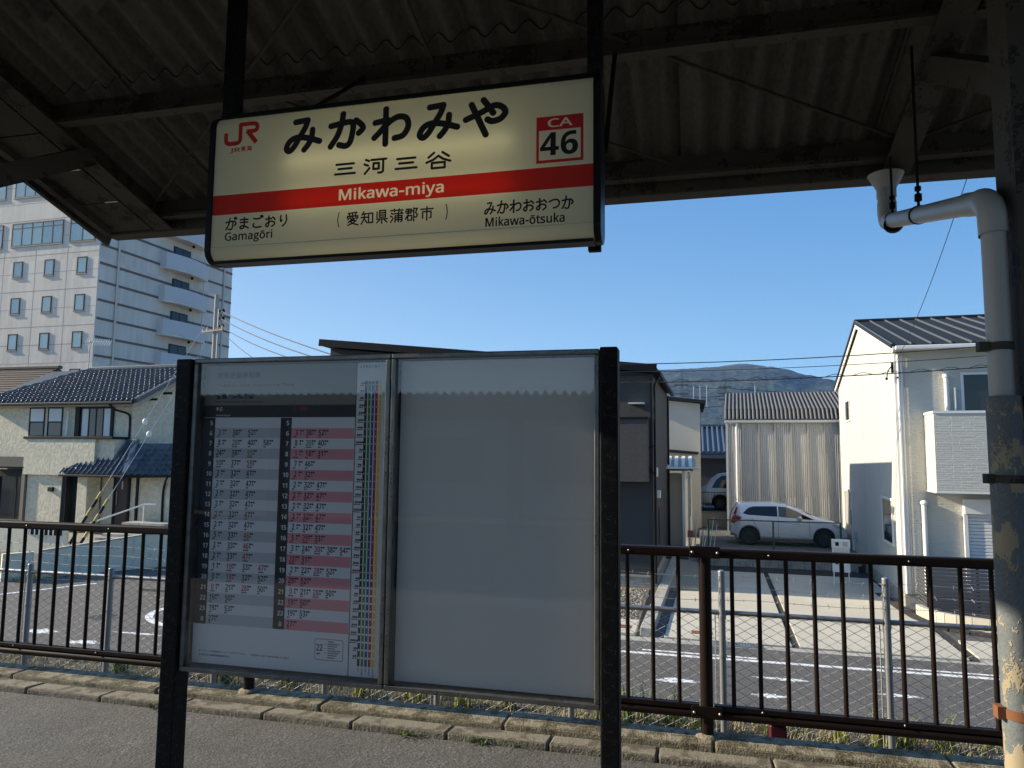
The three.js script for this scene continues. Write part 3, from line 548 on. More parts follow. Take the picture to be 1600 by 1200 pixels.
// ------------------------------------------------------------------ timetable board
{
  const b = thing('notice_board', 'steel framed notice board on two black posts with a timetable and an empty grey panel', 'notice board');
  const zf = -2.6;
  part('post', bx(-2.072, -2.0, 0.002, 2.028, zf - 0.05, zf + 0.035, 0.006), MAT.blackPost, b);
  part('post', bx(-0.314, -0.25, 0.002, 2.034, zf - 0.05, zf + 0.035, 0.006), MAT.blackPost, b);
  const frame = (xa, xb, ya, yb) => {
    const w = 0.019, f = group('frame', b), z0 = zf - 0.045, z1 = zf + 0.02;
    for (const q of [bx(xa, xb, yb - w, yb, z0, z1, 0.004), bx(xa, xb, ya, ya + w, z0, z1, 0.004), bx(xa, xa + w, ya + w + 0.001, yb - w - 0.001, z0, z1, 0.004), bx(xb - w, xb, ya + w + 0.001, yb - w - 0.001, z0, z1, 0.004)]) part('frame_bar', q, MAT.steel, f);
    part('back_plate', bx(xa + 0.004, xb - 0.004, ya + 0.004, yb - 0.004, z0 - 0.012, z0 - 0.001), MAT.black, b);
    part('glass_pane', bx(xa + w + 0.001, xb - w - 0.001, ya + w + 0.001, yb - w - 0.001, zf + 0.005, zf + 0.0062), MAT.glass, b);
  };
  const LX0 = -1.998, LX1 = -1.122, RX0 = -1.118, RX1 = -0.317, BY0 = 0.775, BY1 = 2.03;
  frame(LX0, LX1, BY0, BY1); frame(RX0, RX1, BY0, BY1);
  part('center_bar', bx(-1.1215, -1.1185, BY0, BY1, zf - 0.04, zf + 0.012), MAT.black, b);
  // printed timetable
  const x0 = -1.972, x1 = -1.148, y0 = 0.801, y1 = 2.004, S = 1600, W = Math.round((x1 - x0) * S), H = Math.round((y1 - y0) * S);
  const [c, g] = canvas(W, H), px = (x) => (x - x0) * S, py = (y) => (y1 - y) * S;
  const rect = (xa, xb, ya, yb, f) => { g.fillStyle = f; g.fillRect(px(xa), py(yb), (xb - xa) * S, (yb - ya) * S); };
  rect(x0, x1, y0, y1, '#d6d7d6');
  rect(x0, -1.283, 1.838, y1, '#77746a'); rect(x0, -1.283, 1.788, 1.838, '#26282a');
  g.strokeStyle = '#000000'; words(g, '東海道線時刻表', px(-1.915), py(1.975), 42, 47, 5.5, 40);
  fitText(g, 'Tokaido Line Departure Time', px(-1.915), py(1.915), 0.36 * S, 18, '', '#202022');
  g.strokeStyle = '#000000'; words(g, '豊橋・浜松方面', px(-1.915), py(1.888), 36, 40, 5.5, 35);
  fitText(g, 'for Toyohashi Hamamatsu', px(-1.915), py(1.849), 0.22 * S, 12, '', '#0d0d0e');
  g.strokeStyle = '#d8d8d8'; words(g, '平日', px(-1.915), py(1.83), 24, 27, 3, 24); fitText(g, 'Weekdays', px(-1.915), py(1.794), 0.07 * S, 11, '', '#c0c0c0');
  g.strokeStyle = '#b0183c'; words(g, '土・休日', px(-1.56), py(1.83), 24, 27, 3, 24);
  const hours = [5, 6, 7, 8, 9, 10, 11, 12, 13, 14, 15, 16, 17, 18, 19, 20, 21, 22, 23, 0];
  const A = ['', '3 38 52', '8 20g 40 58', '24 38 55g', '10g 37 59r', '2 32 47', '2 32 47', '2 32 47', '2 32 47', '2 32 47', '2 32 47', '5 33 46r', '2 33 46r', '2 33 47r', '1 19r 33 47r', '0 19r 32 52', '0r 21 28r 50', '19 50', '19 53', '27'];
  const B = ['', '3 38 52', '8 20g 40', '1r 18 31', '7 46', '2 32', '2 32 47', '2 32 47', '2 32 47', '2 32 47', '2 32 47', '5 29r 33', '3 24 30r 38 54', '28r 31', '2 22 28r 52', '29 52', '0r 21 28r 50', '19 50', '19 53', '27'];
  const top = 1.786, rh = (1.786 - 0.955) / 20, xa0 = x0, xa1 = -1.915, xb0 = -1.612, xb1 = -1.562, xe = -1.287;
  rect(xa0, xa1, 0.955, top, '#1b1c1e'); rect(xb0, xb1, 0.955, top, '#1b1c1e');
  const row = (list, xs, xr, step, bands, i) => {
    const yt = top - i * rh;
    rect(xs, xr, yt - rh, yt, i % 2 ? bands[1] : bands[0]);
    list[i].split(' ').filter(Boolean).forEach((t, k) => {
      const col = /r$/.test(t) ? '#a3241c' : /g$/.test(t) ? '#4c6a33' : '#060709', n = t.replace(/\D/g, ''), X = px(xs + 0.01 + k * step);
      fitText(g, n, X + (n.length < 2 ? 11 : 0), py(yt - rh * 0.7), n.length < 2 ? 20 : 42, 37, 'bold', col);
      g.fillStyle = '#15171a'; for (let q = 0; q < 2; q++) { g.fillRect(X + 44 + q * 15, py(yt - rh * 0.16), 12, 11); g.fillStyle = '#15171a'; }
      g.fillStyle = '#6a6e74'; g.fillRect(X + 45, py(yt - rh * 0.42), 11, 14); g.fillStyle = '#2a2c30';
      for (let q = 0; q < (/[rg]$/.test(t) ? 4 : 2); q++) g.fillRect(X + 2 + q * 10, py(yt - rh * 0.78), 8, 8);
    });
  };
  hours.forEach((h, i) => {
    row(A, xa1, xb0, 0.0725, ['#d2d4d6', '#b2b5b9'], i); row(B, xb1, xe, 0.0545, ['#d2d4d6', '#cf8a90'], i);
    const yb = py(top - (i + 0.74) * rh);
    for (const xr of [xa1, xb1]) { const s = String(h); fitText(g, s, px(xr) - (s.length > 1 ? 52 : 40), yb, s.length > 1 ? 42 : 22, 30, 'bold', '#d0d3d6'); }
  });
  // key and foot notes
  g.strokeStyle = '#2b2d31'; g.lineWidth = 3; g.beginPath(); g.roundRect(px(-1.425), py(0.93), 0.118 * S, 0.078 * S, 12); g.stroke();
  fitText(g, '22', px(-1.42), py(0.885), 44, 40, 'bold', '#15171a');
  g.fillStyle = '#2b2d31'; for (let i = 0; i < 8; i++) g.fillRect(px(-1.372), py(0.923 - i * 0.0085), 40 + ((i * 37) % 50), 5);
  g.fillRect(px(-1.418), py(0.877), 24, 8); for (let i = 0; i < 3; i++) g.fillRect(px(-1.39), py(0.912 - i * 0.016), 22, 2);
  g.strokeStyle = '#2b2d31';
  words(g, 'ホームページの時刻表ホームページのごアドレス', px(-1.94), py(0.853), 12, 15.5, 1.6, 12); words(g, '土休日平日方面東海道線案内のご', px(-1.94), py(0.838), 12, 15.5, 1.6, 12);
  fitText(g, 'https://jr-central.co.jp/', px(-1.705), py(0.8455), 0.17 * S, 10, '', '#2b2d31');
  // stopping pattern chart
  rect(-1.285, -1.2815, y0, y1, '#1a1b1d');
  g.strokeStyle = '#3f5f86'; words(g, '停東海駅のご案内'.slice(1), px(-1.27), py(1.992), 15, 20, 2.4, 15);
  const cols = ['#101113', '#2c7a35', '#1c3f86', '#a01c20', '#f0b811'];
  cols.forEach((cc, k) => {
    const xx = px(-1.247) + k * 24; g.fillStyle = cc; g.fillRect(xx, py(1.93), 17, py(0.845) - py(1.93)); g.beginPath(); g.arc(xx + 8.5, py(0.845), 9, 0, 7); g.fill();
    g.fillStyle = '#e6e6e0';
    for (let i = 0; i < 37; i++) { const yy = py(1.915 - i * 0.029); if (i < 25 && k > 0 && (i * (k + 2)) % 7 > 4 && i > 8) continue; g.beginPath(); g.arc(xx + 8.5, yy, i > 25 ? 6.5 : 3.6, 0, 7); g.fill(); }
    g.save(); g.translate(xx + 4, py(0.836)); g.rotate(Math.PI / 2); fitText(g, ['Local', 'Semi Rapid', 'Rapid', 'New Rapid', 'Special Rapid'][k], 0, 0, [22, 44, 24, 42, 54][k], 9, '', '#24262a'); g.restore();
  });
  for (let i = 0; i < 37; i++) { const yy = py(1.915 - i * 0.029), w = 18 + ((i * 29) % 26); g.fillStyle = i === 25 ? '#8a2020' : '#33363b'; for (let q = 0; q < w / 13; q++) g.fillRect(px(-1.2515) - w + q * 13, yy - 15, 11, 12); g.fillRect(px(-1.2515) - w - 6, yy + 2, w + 6, 5); }
  const poster = canvasTex(c);
  const pg = new THREE.PlaneGeometry(x1 - x0, y1 - y0).translate((x0 + x1) / 2, (y0 + y1) / 2, zf - 0.024);
  part('timetable', pg, new THREE.MeshStandardMaterial({ map: poster, roughness: 0.6 }), b, true).userData.label = 'printed timetable with pink and grey rows';
  part('empty_panel', bx(RX0 + 0.025, RX1 - 0.025, BY0 + 0.025, BY1 - 0.025, zf - 0.036, zf - 0.024), M([0.6, 0.58, 0.54], 0.55), b).userData.label = 'blank grey display panel';
}

// ------------------------------------------------------------------ brown railing
{
  const r = thing('railing', 'dark brown steel railing with vertical bars along the platform edge', 'railing', [0, 0, -4.43]);
  const posts = [-5.83, -2.88, 0.066, 3.01];
  for (let i = 0; i < posts.length; i++) {
    const x = posts[i];
    part('post', cyl(V3(x, 0.06, 0), V3(x, 1.1, 0), 0.036, 18), MAT.brown, r);
    part('post_foot', new THREE.SphereGeometry(0.075, 14, 6, 0, 7, 0, 1.5).scale(1, 0.45, 0.9).translate(x, 0.055, 0), MAT.kerbMoss, r);
    for (const [y, s] of [[1.095, 1], [0.205, 1]]) { part('joint_bracket', bx(x - 0.085, x + 0.085, y - 0.034, y + 0.034, 0.034, 0.043, 0.004), MAT.brown, r); for (const d of [-0.07, 0.07]) part('bolt', new THREE.SphereGeometry(0.008, 8, 6).translate(x + d, y, 0.046), MAT.bolt, r); }
    if (i === posts.length - 1) break;
    const n = posts[i + 1];
    part('top_rail', [bx(x + 0.04, n - 0.04, 1.062, 1.118, -0.03, 0.03, 0.014)], MAT.brown, r);
    part('bottom_bar', bx(x + 0.04, n - 0.04, 0.214, 0.242, -0.022, 0.022, 0.004), MAT.brown, r);
    part('bottom_rail', cyl(V3(x + 0.04, 0.186, 0.004), V3(n - 0.04, 0.186, 0.004), 0.024, 14), MAT.brown, r);
    const k = 19; for (let j = 0; j < k; j++) { const bxx = x + 0.147 * (j + 1) + 0.002; if (bxx > n - 0.08) break; part('baluster', cyl(V3(bxx, 0.243, 0), V3(bxx, 1.061, 0), 0.0125, 10), MAT.brown, r); }
    for (let j = 0; j < 4; j++) { part('bolt', new THREE.SphereGeometry(0.0055, 8, 6).translate(x + 0.35 + j * 0.72, 1.09, 0.031), MAT.bolt, r); part('bolt', new THREE.SphereGeometry(0.0055, 8, 6).translate(x + 0.3 + j * 0.72, 0.228, 0.024), MAT.bolt, r); }
  }
}

// ------------------------------------------------------------------ chain link fence with barbed wire
{
  const f = thing('chain_link_fence', 'galvanised chain link fence topped with strands of barbed wire', 'fence', [0, 0, -5.2]);
  const xs = [-7.55, -6.55, -5.55, -4.72, -3.7, -2.73, -1.83, -0.84, 0.185, 1.2, 2.2, 3.2], tall = new Set([1, 3, 5, 8, 9, 11]);
  xs.forEach((x, i) => {
    const h = tall.has(i) || i > 6 ? 0.865 : 0.64, t = x > 0 ? 0.87 : 0.66;
    part('fence_post', cyl(V3(x, -0.5, 0), V3(x, t, 0), 0.0225, 14), MAT.galv, f);
    part('post_cap', new THREE.SphereGeometry(0.024, 12, 6, 0, 7, 0, 1.58).scale(1, 0.5, 1).translate(x, t, 0), MAT.galv, f);
    part('tension_bar', cyl(V3(x - 0.045, -0.25, 0.005), V3(x - 0.045, 0.58, 0.005), 0.004, 6), MAT.wire, f);
    for (const y of [0.57, 0.32, 0.0]) part('band', cyl(V3(x, y - 0.012, 0), V3(x, y + 0.012, 0), 0.0265, 12), MAT.galv, f);
  });
  for (let i = 0; i < xs.length - 1; i++) part('top_rail', cyl(V3(xs[i] + 0.023, 0.6, 0), V3(xs[i + 1] - 0.023, 0.6, 0), 0.0165, 12), MAT.galv, f);
  // woven wire: every wire is a zigzag between its two neighbours
  const p = 0.052, segs = [], y0 = -0.26, y1 = 0.585, tri = new THREE.CylinderGeometry(0.00175, 0.00175, 1, 3, 1, true);
  const o = new THREE.Object3D(); const list = [];
  for (let x = -7.6, c = 0; x < 3.2; x += p, c ^= 1) { let y = y0, s = c; while (y < y1) { list.push([x + (s ? p / 2 : -p / 2) * 1.02, y, x + (s ? -p / 2 : p / 2) * 1.02, Math.min(y1, y + p / 2 * 1.15), s]); y += p / 2 * 1.15; s ^= 1; } }
  const im = new THREE.InstancedMesh(tri, MAT.wire, list.length), q = new THREE.Quaternion(), mm = new THREE.Matrix4();
  list.forEach(([xa, ya, xb, yb, s], i) => { const a = V3(xa, ya, s ? 0.002 : -0.002), b = V3(xb, yb, s ? -0.002 : 0.002), d = b.clone().sub(a); q.setFromUnitVectors(Y, d.clone().normalize()); mm.compose(a.clone().add(b).multiplyScalar(0.5), q, V3(1, d.length(), 1)); im.setMatrixAt(i, mm); });
  im.name = 'wire_mesh'; im.userData.kind = 'stuff'; im.castShadow = im.receiveShadow = true; f.add(im);
  for (const y of [0.845, 0.77, 0.69]) {
    const g = [], pts = []; for (let x = -7.6; x <= 3.3; x += 0.5) pts.push(V3(x, y - 0.012 * Math.sin((x * 0.98 + 0.6) * Math.PI) ** 2 + rr(-0.002, 0.002), 0.02));
    const cv = new THREE.CatmullRomCurve3(pts); g.push(new THREE.TubeGeometry(cv, 120, 0.0017, 4, false));
    for (let i = 0; i < 100; i++) { const c = cv.getPoint((i + 0.5) / 100); for (let k = 0; k < 2; k++) { const a = rr(0, 6.28), v = V3(0.004 * (k ? 1 : -1), Math.sin(a) * 0.014, Math.cos(a) * 0.014); g.push(cyl(c.clone().sub(v), c.clone().add(v), 0.0016, 3)); } }
    part('barbed_wire', g, MAT.wire, f);
  }
}

// ------------------------------------------------------------------ buildings: shared pieces
// a window with frame, glass, sill; flat in x,y, facing +z; z is the wall face
function windowPart(parent, x0, x1, y0, y1, z, o = {}) {
  const fw = o.fw ?? 0.05, fm = o.frame ?? MAT.darkFrame, gm = o.glass ?? MAT.windowGlass, d = o.depth ?? 0.04;
  const w = group('window', parent);
  part('frame', [bx(x0, x1, y1 - fw, y1, z, z + d), bx(x0, x1, y0, y0 + fw, z, z + d), bx(x0, x0 + fw, y0 + fw, y1 - fw, z, z + d), bx(x1 - fw, x1, y0 + fw, y1 - fw, z, z + d)], fm, w);
  const n = o.panes ?? 1, pw = (x1 - x0 - 2 * fw) / n;
  if (o.rail) { const ym = y0 + (y1 - y0) * o.rail; part('pane', bx(x0 + fw, x1 - fw, ym, y1 - fw, z + 0.004, z + d * 0.6), MAT.windowPale, w); part('pane', bx(x0 + fw, x1 - fw, y0 + fw, ym - 0.001, z + 0.004, z + d * 0.4), MAT.windowGlass, w); }
  else for (let i = 0; i < n; i++) part('pane', bx(x0 + fw + i * pw + (i ? fw / 2.5 : 0), x0 + fw + (i + 1) * pw, y0 + fw, y1 - fw, z + 0.004, z + d * 0.5 + (o.slide && i % 2 ? 0.012 : 0)), Array.isArray(gm) ? gm[i % gm.length] : gm, w);
  for (let i = 1; i < n; i++) part('mullion', bx(x0 + fw + i * pw - fw / 2.5, x0 + fw + i * pw + fw / 2.5, y0 + fw, y1 - fw, z + 0.003, z + d * 0.85), fm, w);
  if (o.rail) part('meeting_rail', bx(x0 + fw, x1 - fw, y0 + (y1 - y0) * o.rail - 0.03, y0 + (y1 - y0) * o.rail + 0.03, z + 0.005, z + d * 0.9), fm, w);
  if (o.sill) part('sill', bx(x0 - 0.04, x1 + 0.04, y0 - 0.05, y0 - 0.002, z, z + 0.1, 0.005), o.sill, w);
  return w;
}
const turned = (g, a, px = 0, pz = 0) => { g.rotation.y = a; g.position.x = px; g.position.z = pz; return g; };

// ------------------------------------------------------------------ white house on the right
{
  const h = thing('white_house', 'white two storey house with dark metal roof, stone relief siding and a boxed balcony', 'house', [4.95, 0, -19.7], -3.5 * RAD);
  const D = 10.7, W = 9, E = 4.36, R = 5.86, G = -1.62;
  part('foundation', bx(0.03, W, -2.3, G, -D + 0.03, -0.03), MAT.concrete, h);
  part('front_wall', bx(0.002, W, G, E, -0.16, 0), MAT.siding, h);
  { const g = prism([[0, G], [D - 0.165, G], [D - 0.165, E], [D / 2 - 0.08, R - 0.05], [0, E]], 0, 0.16); g.rotateY(Math.PI / 2); g.translate(0, 0, -0.162); part('gable_wall', g, MAT.sidingPlain, h); }
  part('rear_wall', bx(0.17, W, G, E, -D, -D + 0.16), MAT.sidingPlain, h);
  part('side_wall', bx(W - 0.16, W - 0.001, G, E, -D + 0.165, -0.165), MAT.sidingPlain, h);
  part('corner_trim', [bx(-0.02, 0.05, G, E, -0.03, 0.02)], MAT.whitePaint, h);
  for (const lz of [-2.6, -5.2, -7.8]) part('siding_joint', bx(-0.004, 0.004, G, E, lz - 0.006, lz + 0.006), M([0.5, 0.49, 0.46], 0.8), h);
  part('siding_joint', bx(0.2, 0.212, G, E, -0.004, 0.004), M([0.4, 0.39, 0.37], 0.8), h);
  // roof: metal panels with standing seams, over both slopes
  const rf = group('roof', h), ov = 0.35, og = 0.1, k = (R - E) / (D / 2);
  for (let i = 0; i < 22; i++) {
    const x = -og + i * 0.43;
    for (const s of [1, -1]) {
      const a = V3(x + 0.215, E - k * ov + 0.12, -D / 2 + s * (D / 2 + ov)), b = V3(x + 0.215, R + 0.12, -D / 2);
      part('roof_panel', bar(a, b, 0.425, 0.03), MAT.roofMetal, rf);
      const u = V3(0, 0.035, 0);
      part('standing_seam', bar(V3(x, a.y, a.z).add(u), V3(x, b.y, b.z).add(u), 0.03, 0.05), MAT.seam, rf);
    }
  }
  part('ridge_cap', bx(-og - 0.02, W + 0.4, R + 0.12, R + 0.19, -D / 2 - 0.12, -D / 2 + 0.12), MAT.roofMetal, rf);
  for (const s of [1, -1]) { part('barge_board', bar(V3(-og + 0.02, E - k * ov + 0.01, -D / 2 + s * (D / 2 + ov)), V3(-og + 0.02, R + 0.01, -D / 2), 0.03, 0.17), MAT.whitePaint, rf); part('verge_trim', bar(V3(-og - 0.015, E - k * ov + 0.11, -D / 2 + s * (D / 2 + ov)), V3(-og - 0.015, R + 0.11, -D / 2), 0.04, 0.09), MAT.roofMetal, rf); }
  part('soffit', bx(-og + 0.04, W, E - 0.06, E - 0.03, 0.001, ov), MAT.whitePaint, h);
  part('eave_gutter', bx(-og + 0.05, W, E - 0.09, E + 0.01, ov + 0.002, ov + 0.11, 0.02), MAT.whitePaint, h);
  // rainwater pipes
  for (const [x, z, y0, y1] of [[0.06, 0.07, G, 4.2], [0.13, 0.05, G, 4.15]]) part('down_pipe', cyl(V3(x, y0, z), V3(x, y1, z), 0.03, 10), MAT.whitePaint, h);
  part('vent_stack', [cyl(V3(0.5, G, 0.07), V3(0.5, 0.55, 0.07), 0.055, 14), new THREE.SphereGeometry(0.085, 14, 10).scale(1, 0.8, 1).translate(0.5, 0.56, 0.07)], MAT.whitePaint, h);
  part('vent_stack', [cyl(V3(1.1, 2.7, 0.06), V3(1.1, 3.62, 0.06), 0.05, 12), cyl(V3(1.1, 3.6, 0.06), V3(1.1, 3.68, 0.06), 0.07, 12)], MAT.whitePaint, h);
  part('vent_pipe', cyl(V3(1.28, 2.7, 0.06), V3(1.28, 3.35, 0.06), 0.032, 10), MAT.whitePaint, h);
  // balcony box
  const b = group('balcony', h), B0 = 0.6, B1 = 5.2, bz = 0.92;
  part('front_panel', bx(B0, B1, 0.88, 2.68, bz - 0.12, bz), MAT.siding, b);
  part('side_panel', bx(B0, B0 + 0.12, 0.88, 2.68, 0.002, bz - 0.121), MAT.sidingPlain, b);
  part('floor', bx(B0 + 0.121, B1, 0.9, 1.0, 0.003, bz - 0.122), MAT.concrete, b);
  part('coping', [bx(B0 - 0.02, B1, 2.682, 2.74, bz - 0.14, bz + 0.02), bx(B0 - 0.02, B0 + 0.14, 2.682, 2.74, 0.002, bz - 0.141)], MAT.whitePaint, b);
  part('drip_edge', bx(B0 - 0.015, B1, 0.84, 0.879, 0.004, bz + 0.012), MAT.whitePaint, b);
  windowPart(h, 1.42, 3.3, 2.5, 3.72, 0, { fw: 0.06, frame: MAT.whitePaint, panes: 2, slide: true });
  // roller shutter
  const s = group('roller_shutter', h), S0 = 1.35, S1 = 4.0;
  part('shutter_box', bx(S0 - 0.02, S1, 0.33, 0.68, 0.001, 0.2, 0.01), MAT.whitePaint, s);
  part('guide_rail', bx(S0 - 0.02, S0 + 0.06, -1.5, 0.329, 0.001, 0.1), MAT.whitePaint, s);
  for (let i = 0; i < 22; i++) part('slat', bx(S0 + 0.062, S1, 0.326 - (i + 1) * 0.08, 0.326 - i * 0.08 - 0.008, 0.012, 0.055, 0.012), MAT.whitePaint, s);
  part('shutter_back', bx(S0 + 0.062, S1, -1.44, 0.326, 0.001, 0.011), MAT.concrete, s);
  // gable openings
  const gw = (z0, z1, y0, y1, o) => turned(windowPart(h, -z1, -z0, y0, y1, 0.0, o), -Math.PI / 2, -0.001, 0);
  for (const [z0, z1, y0, y1] of [[-8.8, -7.75, 2.9, 3.68], [-2.3, -0.9, -0.62, 0.6]]) {
    const w = group('window', h); 
    part('frame', [bx(-0.04, 0, y1 - 0.06, y1, z0, z1), bx(-0.04, 0, y0, y0 + 0.06, z0, z1), bx(-0.04, 0, y0 + 0.06, y1 - 0.06, z0, z0 + 0.06), bx(-0.04, 0, y0 + 0.06, y1 - 0.06, z1 - 0.06, z1)], MAT.whitePaint, w);
    part('pane', bx(-0.018, -0.001, y0 + 0.06, y1 - 0.06, z0 + 0.06, z1 - 0.06), MAT.windowGlass, w);
  }
  { const d = group('door', h); part('leaf', bx(-0.03, -0.001, -1.6, 0.42, -9.55, -7.9), M([0.35, 0.34, 0.31], 0.5), d); part('door_frame', [bx(-0.06, -0.001, 0.421, 0.5, -9.64, -7.82), bx(-0.06, -0.001, -1.6, 0.42, -9.64, -9.56), bx(-0.06, -0.001, -1.6, 0.42, -7.899, -7.82)], MAT.whitePaint, d); part('handle', bx(-0.07, -0.031, -0.7, -0.2, -8.1, -8.05), MAT.steel, d); }
  part('meter_box', bx(-0.09, -0.001, -1.15, -0.85, -7.35, -7.12, 0.01), MAT.windowPale, h);
  part('door_step', bx(-1.1, -0.002, -2.2, -1.72, -9.7, -7.6, 0.01), MAT.concrete, h);
  part('service_entry', [cyl(V3(-0.06, 3.75, 0.03), V3(-0.06, 4.0, 0.03), 0.03, 8), cyl(V3(-0.16, 3.8, 0.05), V3(-0.05, 3.95, 0.05), 0.014, 6), cyl(V3(-0.2, 3.6, 0.05), V3(-0.16, 3.8, 0.05), 0.014, 6), new THREE.SphereGeometry(0.035, 8, 6).translate(-0.2, 3.6, 0.05), new THREE.SphereGeometry(0.035, 8, 6).translate(0.05, 3.62, 0.07)], MAT.black, h);

  const f = thing('slat_fence', 'dark grey horizontal slat fence in front of the white house', 'fence', [5.15, 0, -18.6], -3.5 * RAD);
  for (let i = 0; i < 14; i++) part('slat', bx(0.05, 4.2, -1.9 + i * 0.083, -1.9 + i * 0.083 + 0.068, 0, 0.018, 0.003), M([0.075, 0.075, 0.08], 0.55), f);
  for (const x of [0.0, 1.0, 2.0, 3.0, 4.1]) part('post', bx(x, x + 0.05, -2.1, -0.7, -0.05, -0.002), MAT.darkFrame, f);
  for (let i = 0; i < 14; i++) part('return_slat', bx(0, 0.018, -1.9 + i * 0.083, -1.9 + i * 0.083 + 0.045, -0.95, -0.06), M([0.075, 0.075, 0.08], 0.55), f);
  const q = thing('garden_kerb', 'curved pale concrete kerb in front of the slat fence', 'kerb', [0, 0, 0]);
  const cv = new THREE.CatmullRomCurve3([V3(5.05, -1.93, -18.9), V3(5.1, -1.93, -18.45), V3(5.4, -1.93, -17.95), V3(6.2, -1.93, -17.45), V3(7.4, -1.93, -16.9), V3(9.5, -1.93, -16.2)]);
  for (let i = 0; i < 16; i++) { const a = cv.getPoint(i / 16), b2 = cv.getPoint((i + 0.985) / 16); part('kerb_stone', bar(a, b2, 0.13, 0.42), MAT.slab, q); }
  setting('flower_bed', prism([[5.1, 18.8], [5.25, 18.1], [6.2, 17.5], [7.4, 16.95], [9.5, 16.3], [9.5, 19.0]].map(([x, z]) => [x, z]), 0, 0.1).rotateX(-Math.PI / 2).translate(0, -1.93, 0), MAT.darkGravel, 'dark planting bed behind the curved kerb');
  const p = thing('garden_edging', 'brown gravel band beside the driveway apron', 'edging');
  const cw = new THREE.CatmullRomCurve3([V3(4.82, -1.985, -21.5), V3(4.85, -1.985, -19.2), V3(4.95, -1.985, -18.2), V3(5.3, -1.985, -17.55), V3(6.1, -1.985, -17.1), V3(7.3, -1.985, -16.6), V3(9.4, -1.985, -15.9)]);
  for (let i = 0; i < 14; i++) part('stone_run', bar(cw.getPoint(i / 14), cw.getPoint((i + 0.99) / 14), 0.26, 0.09), MAT.darkGravel, p);
}
{ // post box stand
  const t = thing('mailbox_stand', 'white mailbox panel with intercom on two thin legs beside the driveway', 'mailbox', [4.07, -1.95, -22.5], -3.5 * RAD);
  part('panel', bx(-0.23, 0.23, 0.36, 1.02, -0.05, 0.04, 0.012), MAT.whitePaint, t);
  part('head', bx(-0.24, 0.24, 1.025, 1.27, -0.09, 0.08, 0.012), MAT.whitePaint, t);
  part('intercom', bx(-0.15, -0.06, 1.1, 1.2, 0.081, 0.092), MAT.black, t); part('camera_window', bx(0.04, 0.17, 1.09, 1.21, 0.081, 0.092), MAT.windowPale, t);
  part('letter_flap', bx(-0.18, 0.18, 0.9, 0.98, 0.041, 0.05), M([0.6, 0.59, 0.56], 0.5), t); part('lock', bx(-0.15, -0.08, 0.58, 0.63, 0.041, 0.052), MAT.black, t);
  for (const x of [-0.21, 0.18]) part('leg', bx(x, x + 0.03, 0, 1.02, -0.045, -0.015), MAT.whitePaint, t);
}

// ------------------------------------------------------------------ charcoal house
{
  const h = thing('charcoal_house', 'dark charcoal house with a single pitch roof and a pebbled balcony front', 'house', [-1.03, 0, -20.4], -1.4 * RAD);
  const yr = (x) => 4.02 - x * 0.1; // roof line along the front
  const g = prism([[-10, -1.62], [0, -1.62], [0, yr(0) - 0.12], [-10, yr(-10) - 0.12]], -7.1, 0);
  part('foundation', bx(-9.97, -0.03, -2.3, -1.62, -7.07, -0.03), MAT.concrete, h);
  part('wall', g, MAT.charcoalSmooth, h);
  { const a = V3(-10.25, yr(-10.25), -3.5), b = V3(0.12, yr(0.12), -3.5); part('roof', bar(a, b, 7.5, 0.14), MAT.roofMetal, h); part('roof_edge', bar(V3(-10.26, yr(-10.26) + 0.02, 0.27), V3(0.14, yr(0.14) + 0.02, 0.27), 0.03, 0.22), MAT.black, h); }
  part('eave_gutter', bx(0.14, 0.24, 3.84, 3.96, -7.2, 0.2), MAT.black, h);
  part('balcony_front', bx(-6, -0.1, 0.93, 2.62, 0.002, 0.5, 0.006), MAT.charcoal, h);
  part('balcony_coping', bx(-6.02, -0.08, 2.622, 2.68, 0.001, 0.53), MAT.black, h);
  part('upper_cladding', bx(-6, -0.06, 2.69, 3.85, 0.001, 0.03), MAT.charcoal, h);
  part('down_pipe', tube([V3(0.17, 3.85, -0.3), V3(0.1, 3.7, -0.1), V3(0.06, 3.55, 0.03), V3(0.06, 3.3, 0.05)], 0.035, 8, 14), MAT.blackGloss, h);
  part('down_pipe', cyl(V3(0.06, -1.8, 0.05), V3(0.06, 3.35, 0.05), 0.035, 10), MAT.blackGloss, h);
  part('down_pipe', cyl(V3(0.06, -1.8, -6.6), V3(0.06, 3.8, -6.6), 0.04, 10), MAT.blackGloss, h);
  part('wall_lamp', [bx(-0.62, -0.2, 3.05, 3.08, 0.03, 0.4)], MAT.whitePaint, h);
  part('drop_cable', tube([V3(0.02, 1.9, 0.05), V3(-0.16, 1.8, 0.08), V3(-0.14, 1.4, 0.08), V3(0.06, 1.1, 0.06)], 0.02, 6, 14), MAT.black, h);
  part('meter_box', bx(0.001, 0.1, 1.05, 1.3, -0.55, -0.3, 0.01), MAT.whitePaint, h); part('meter_box', bx(0.001, 0.1, 0.4, 0.62, -1.6, -1.38, 0.01), MAT.whitePaint, h);
  part('slot_window', bx(0.001, 0.03, -1.0, 0.1, -2.3, -2.0), MAT.windowGlass, h);
  windowPart(h, -5.2, -3.4, -1.3, 0.6, 0, { panes: 2 });
  part('base_trim', bx(-9.98, 0.004, -1.66, -1.6, 0.001, 0.03), M([0.3, 0.3, 0.3], 0.7), h);
}

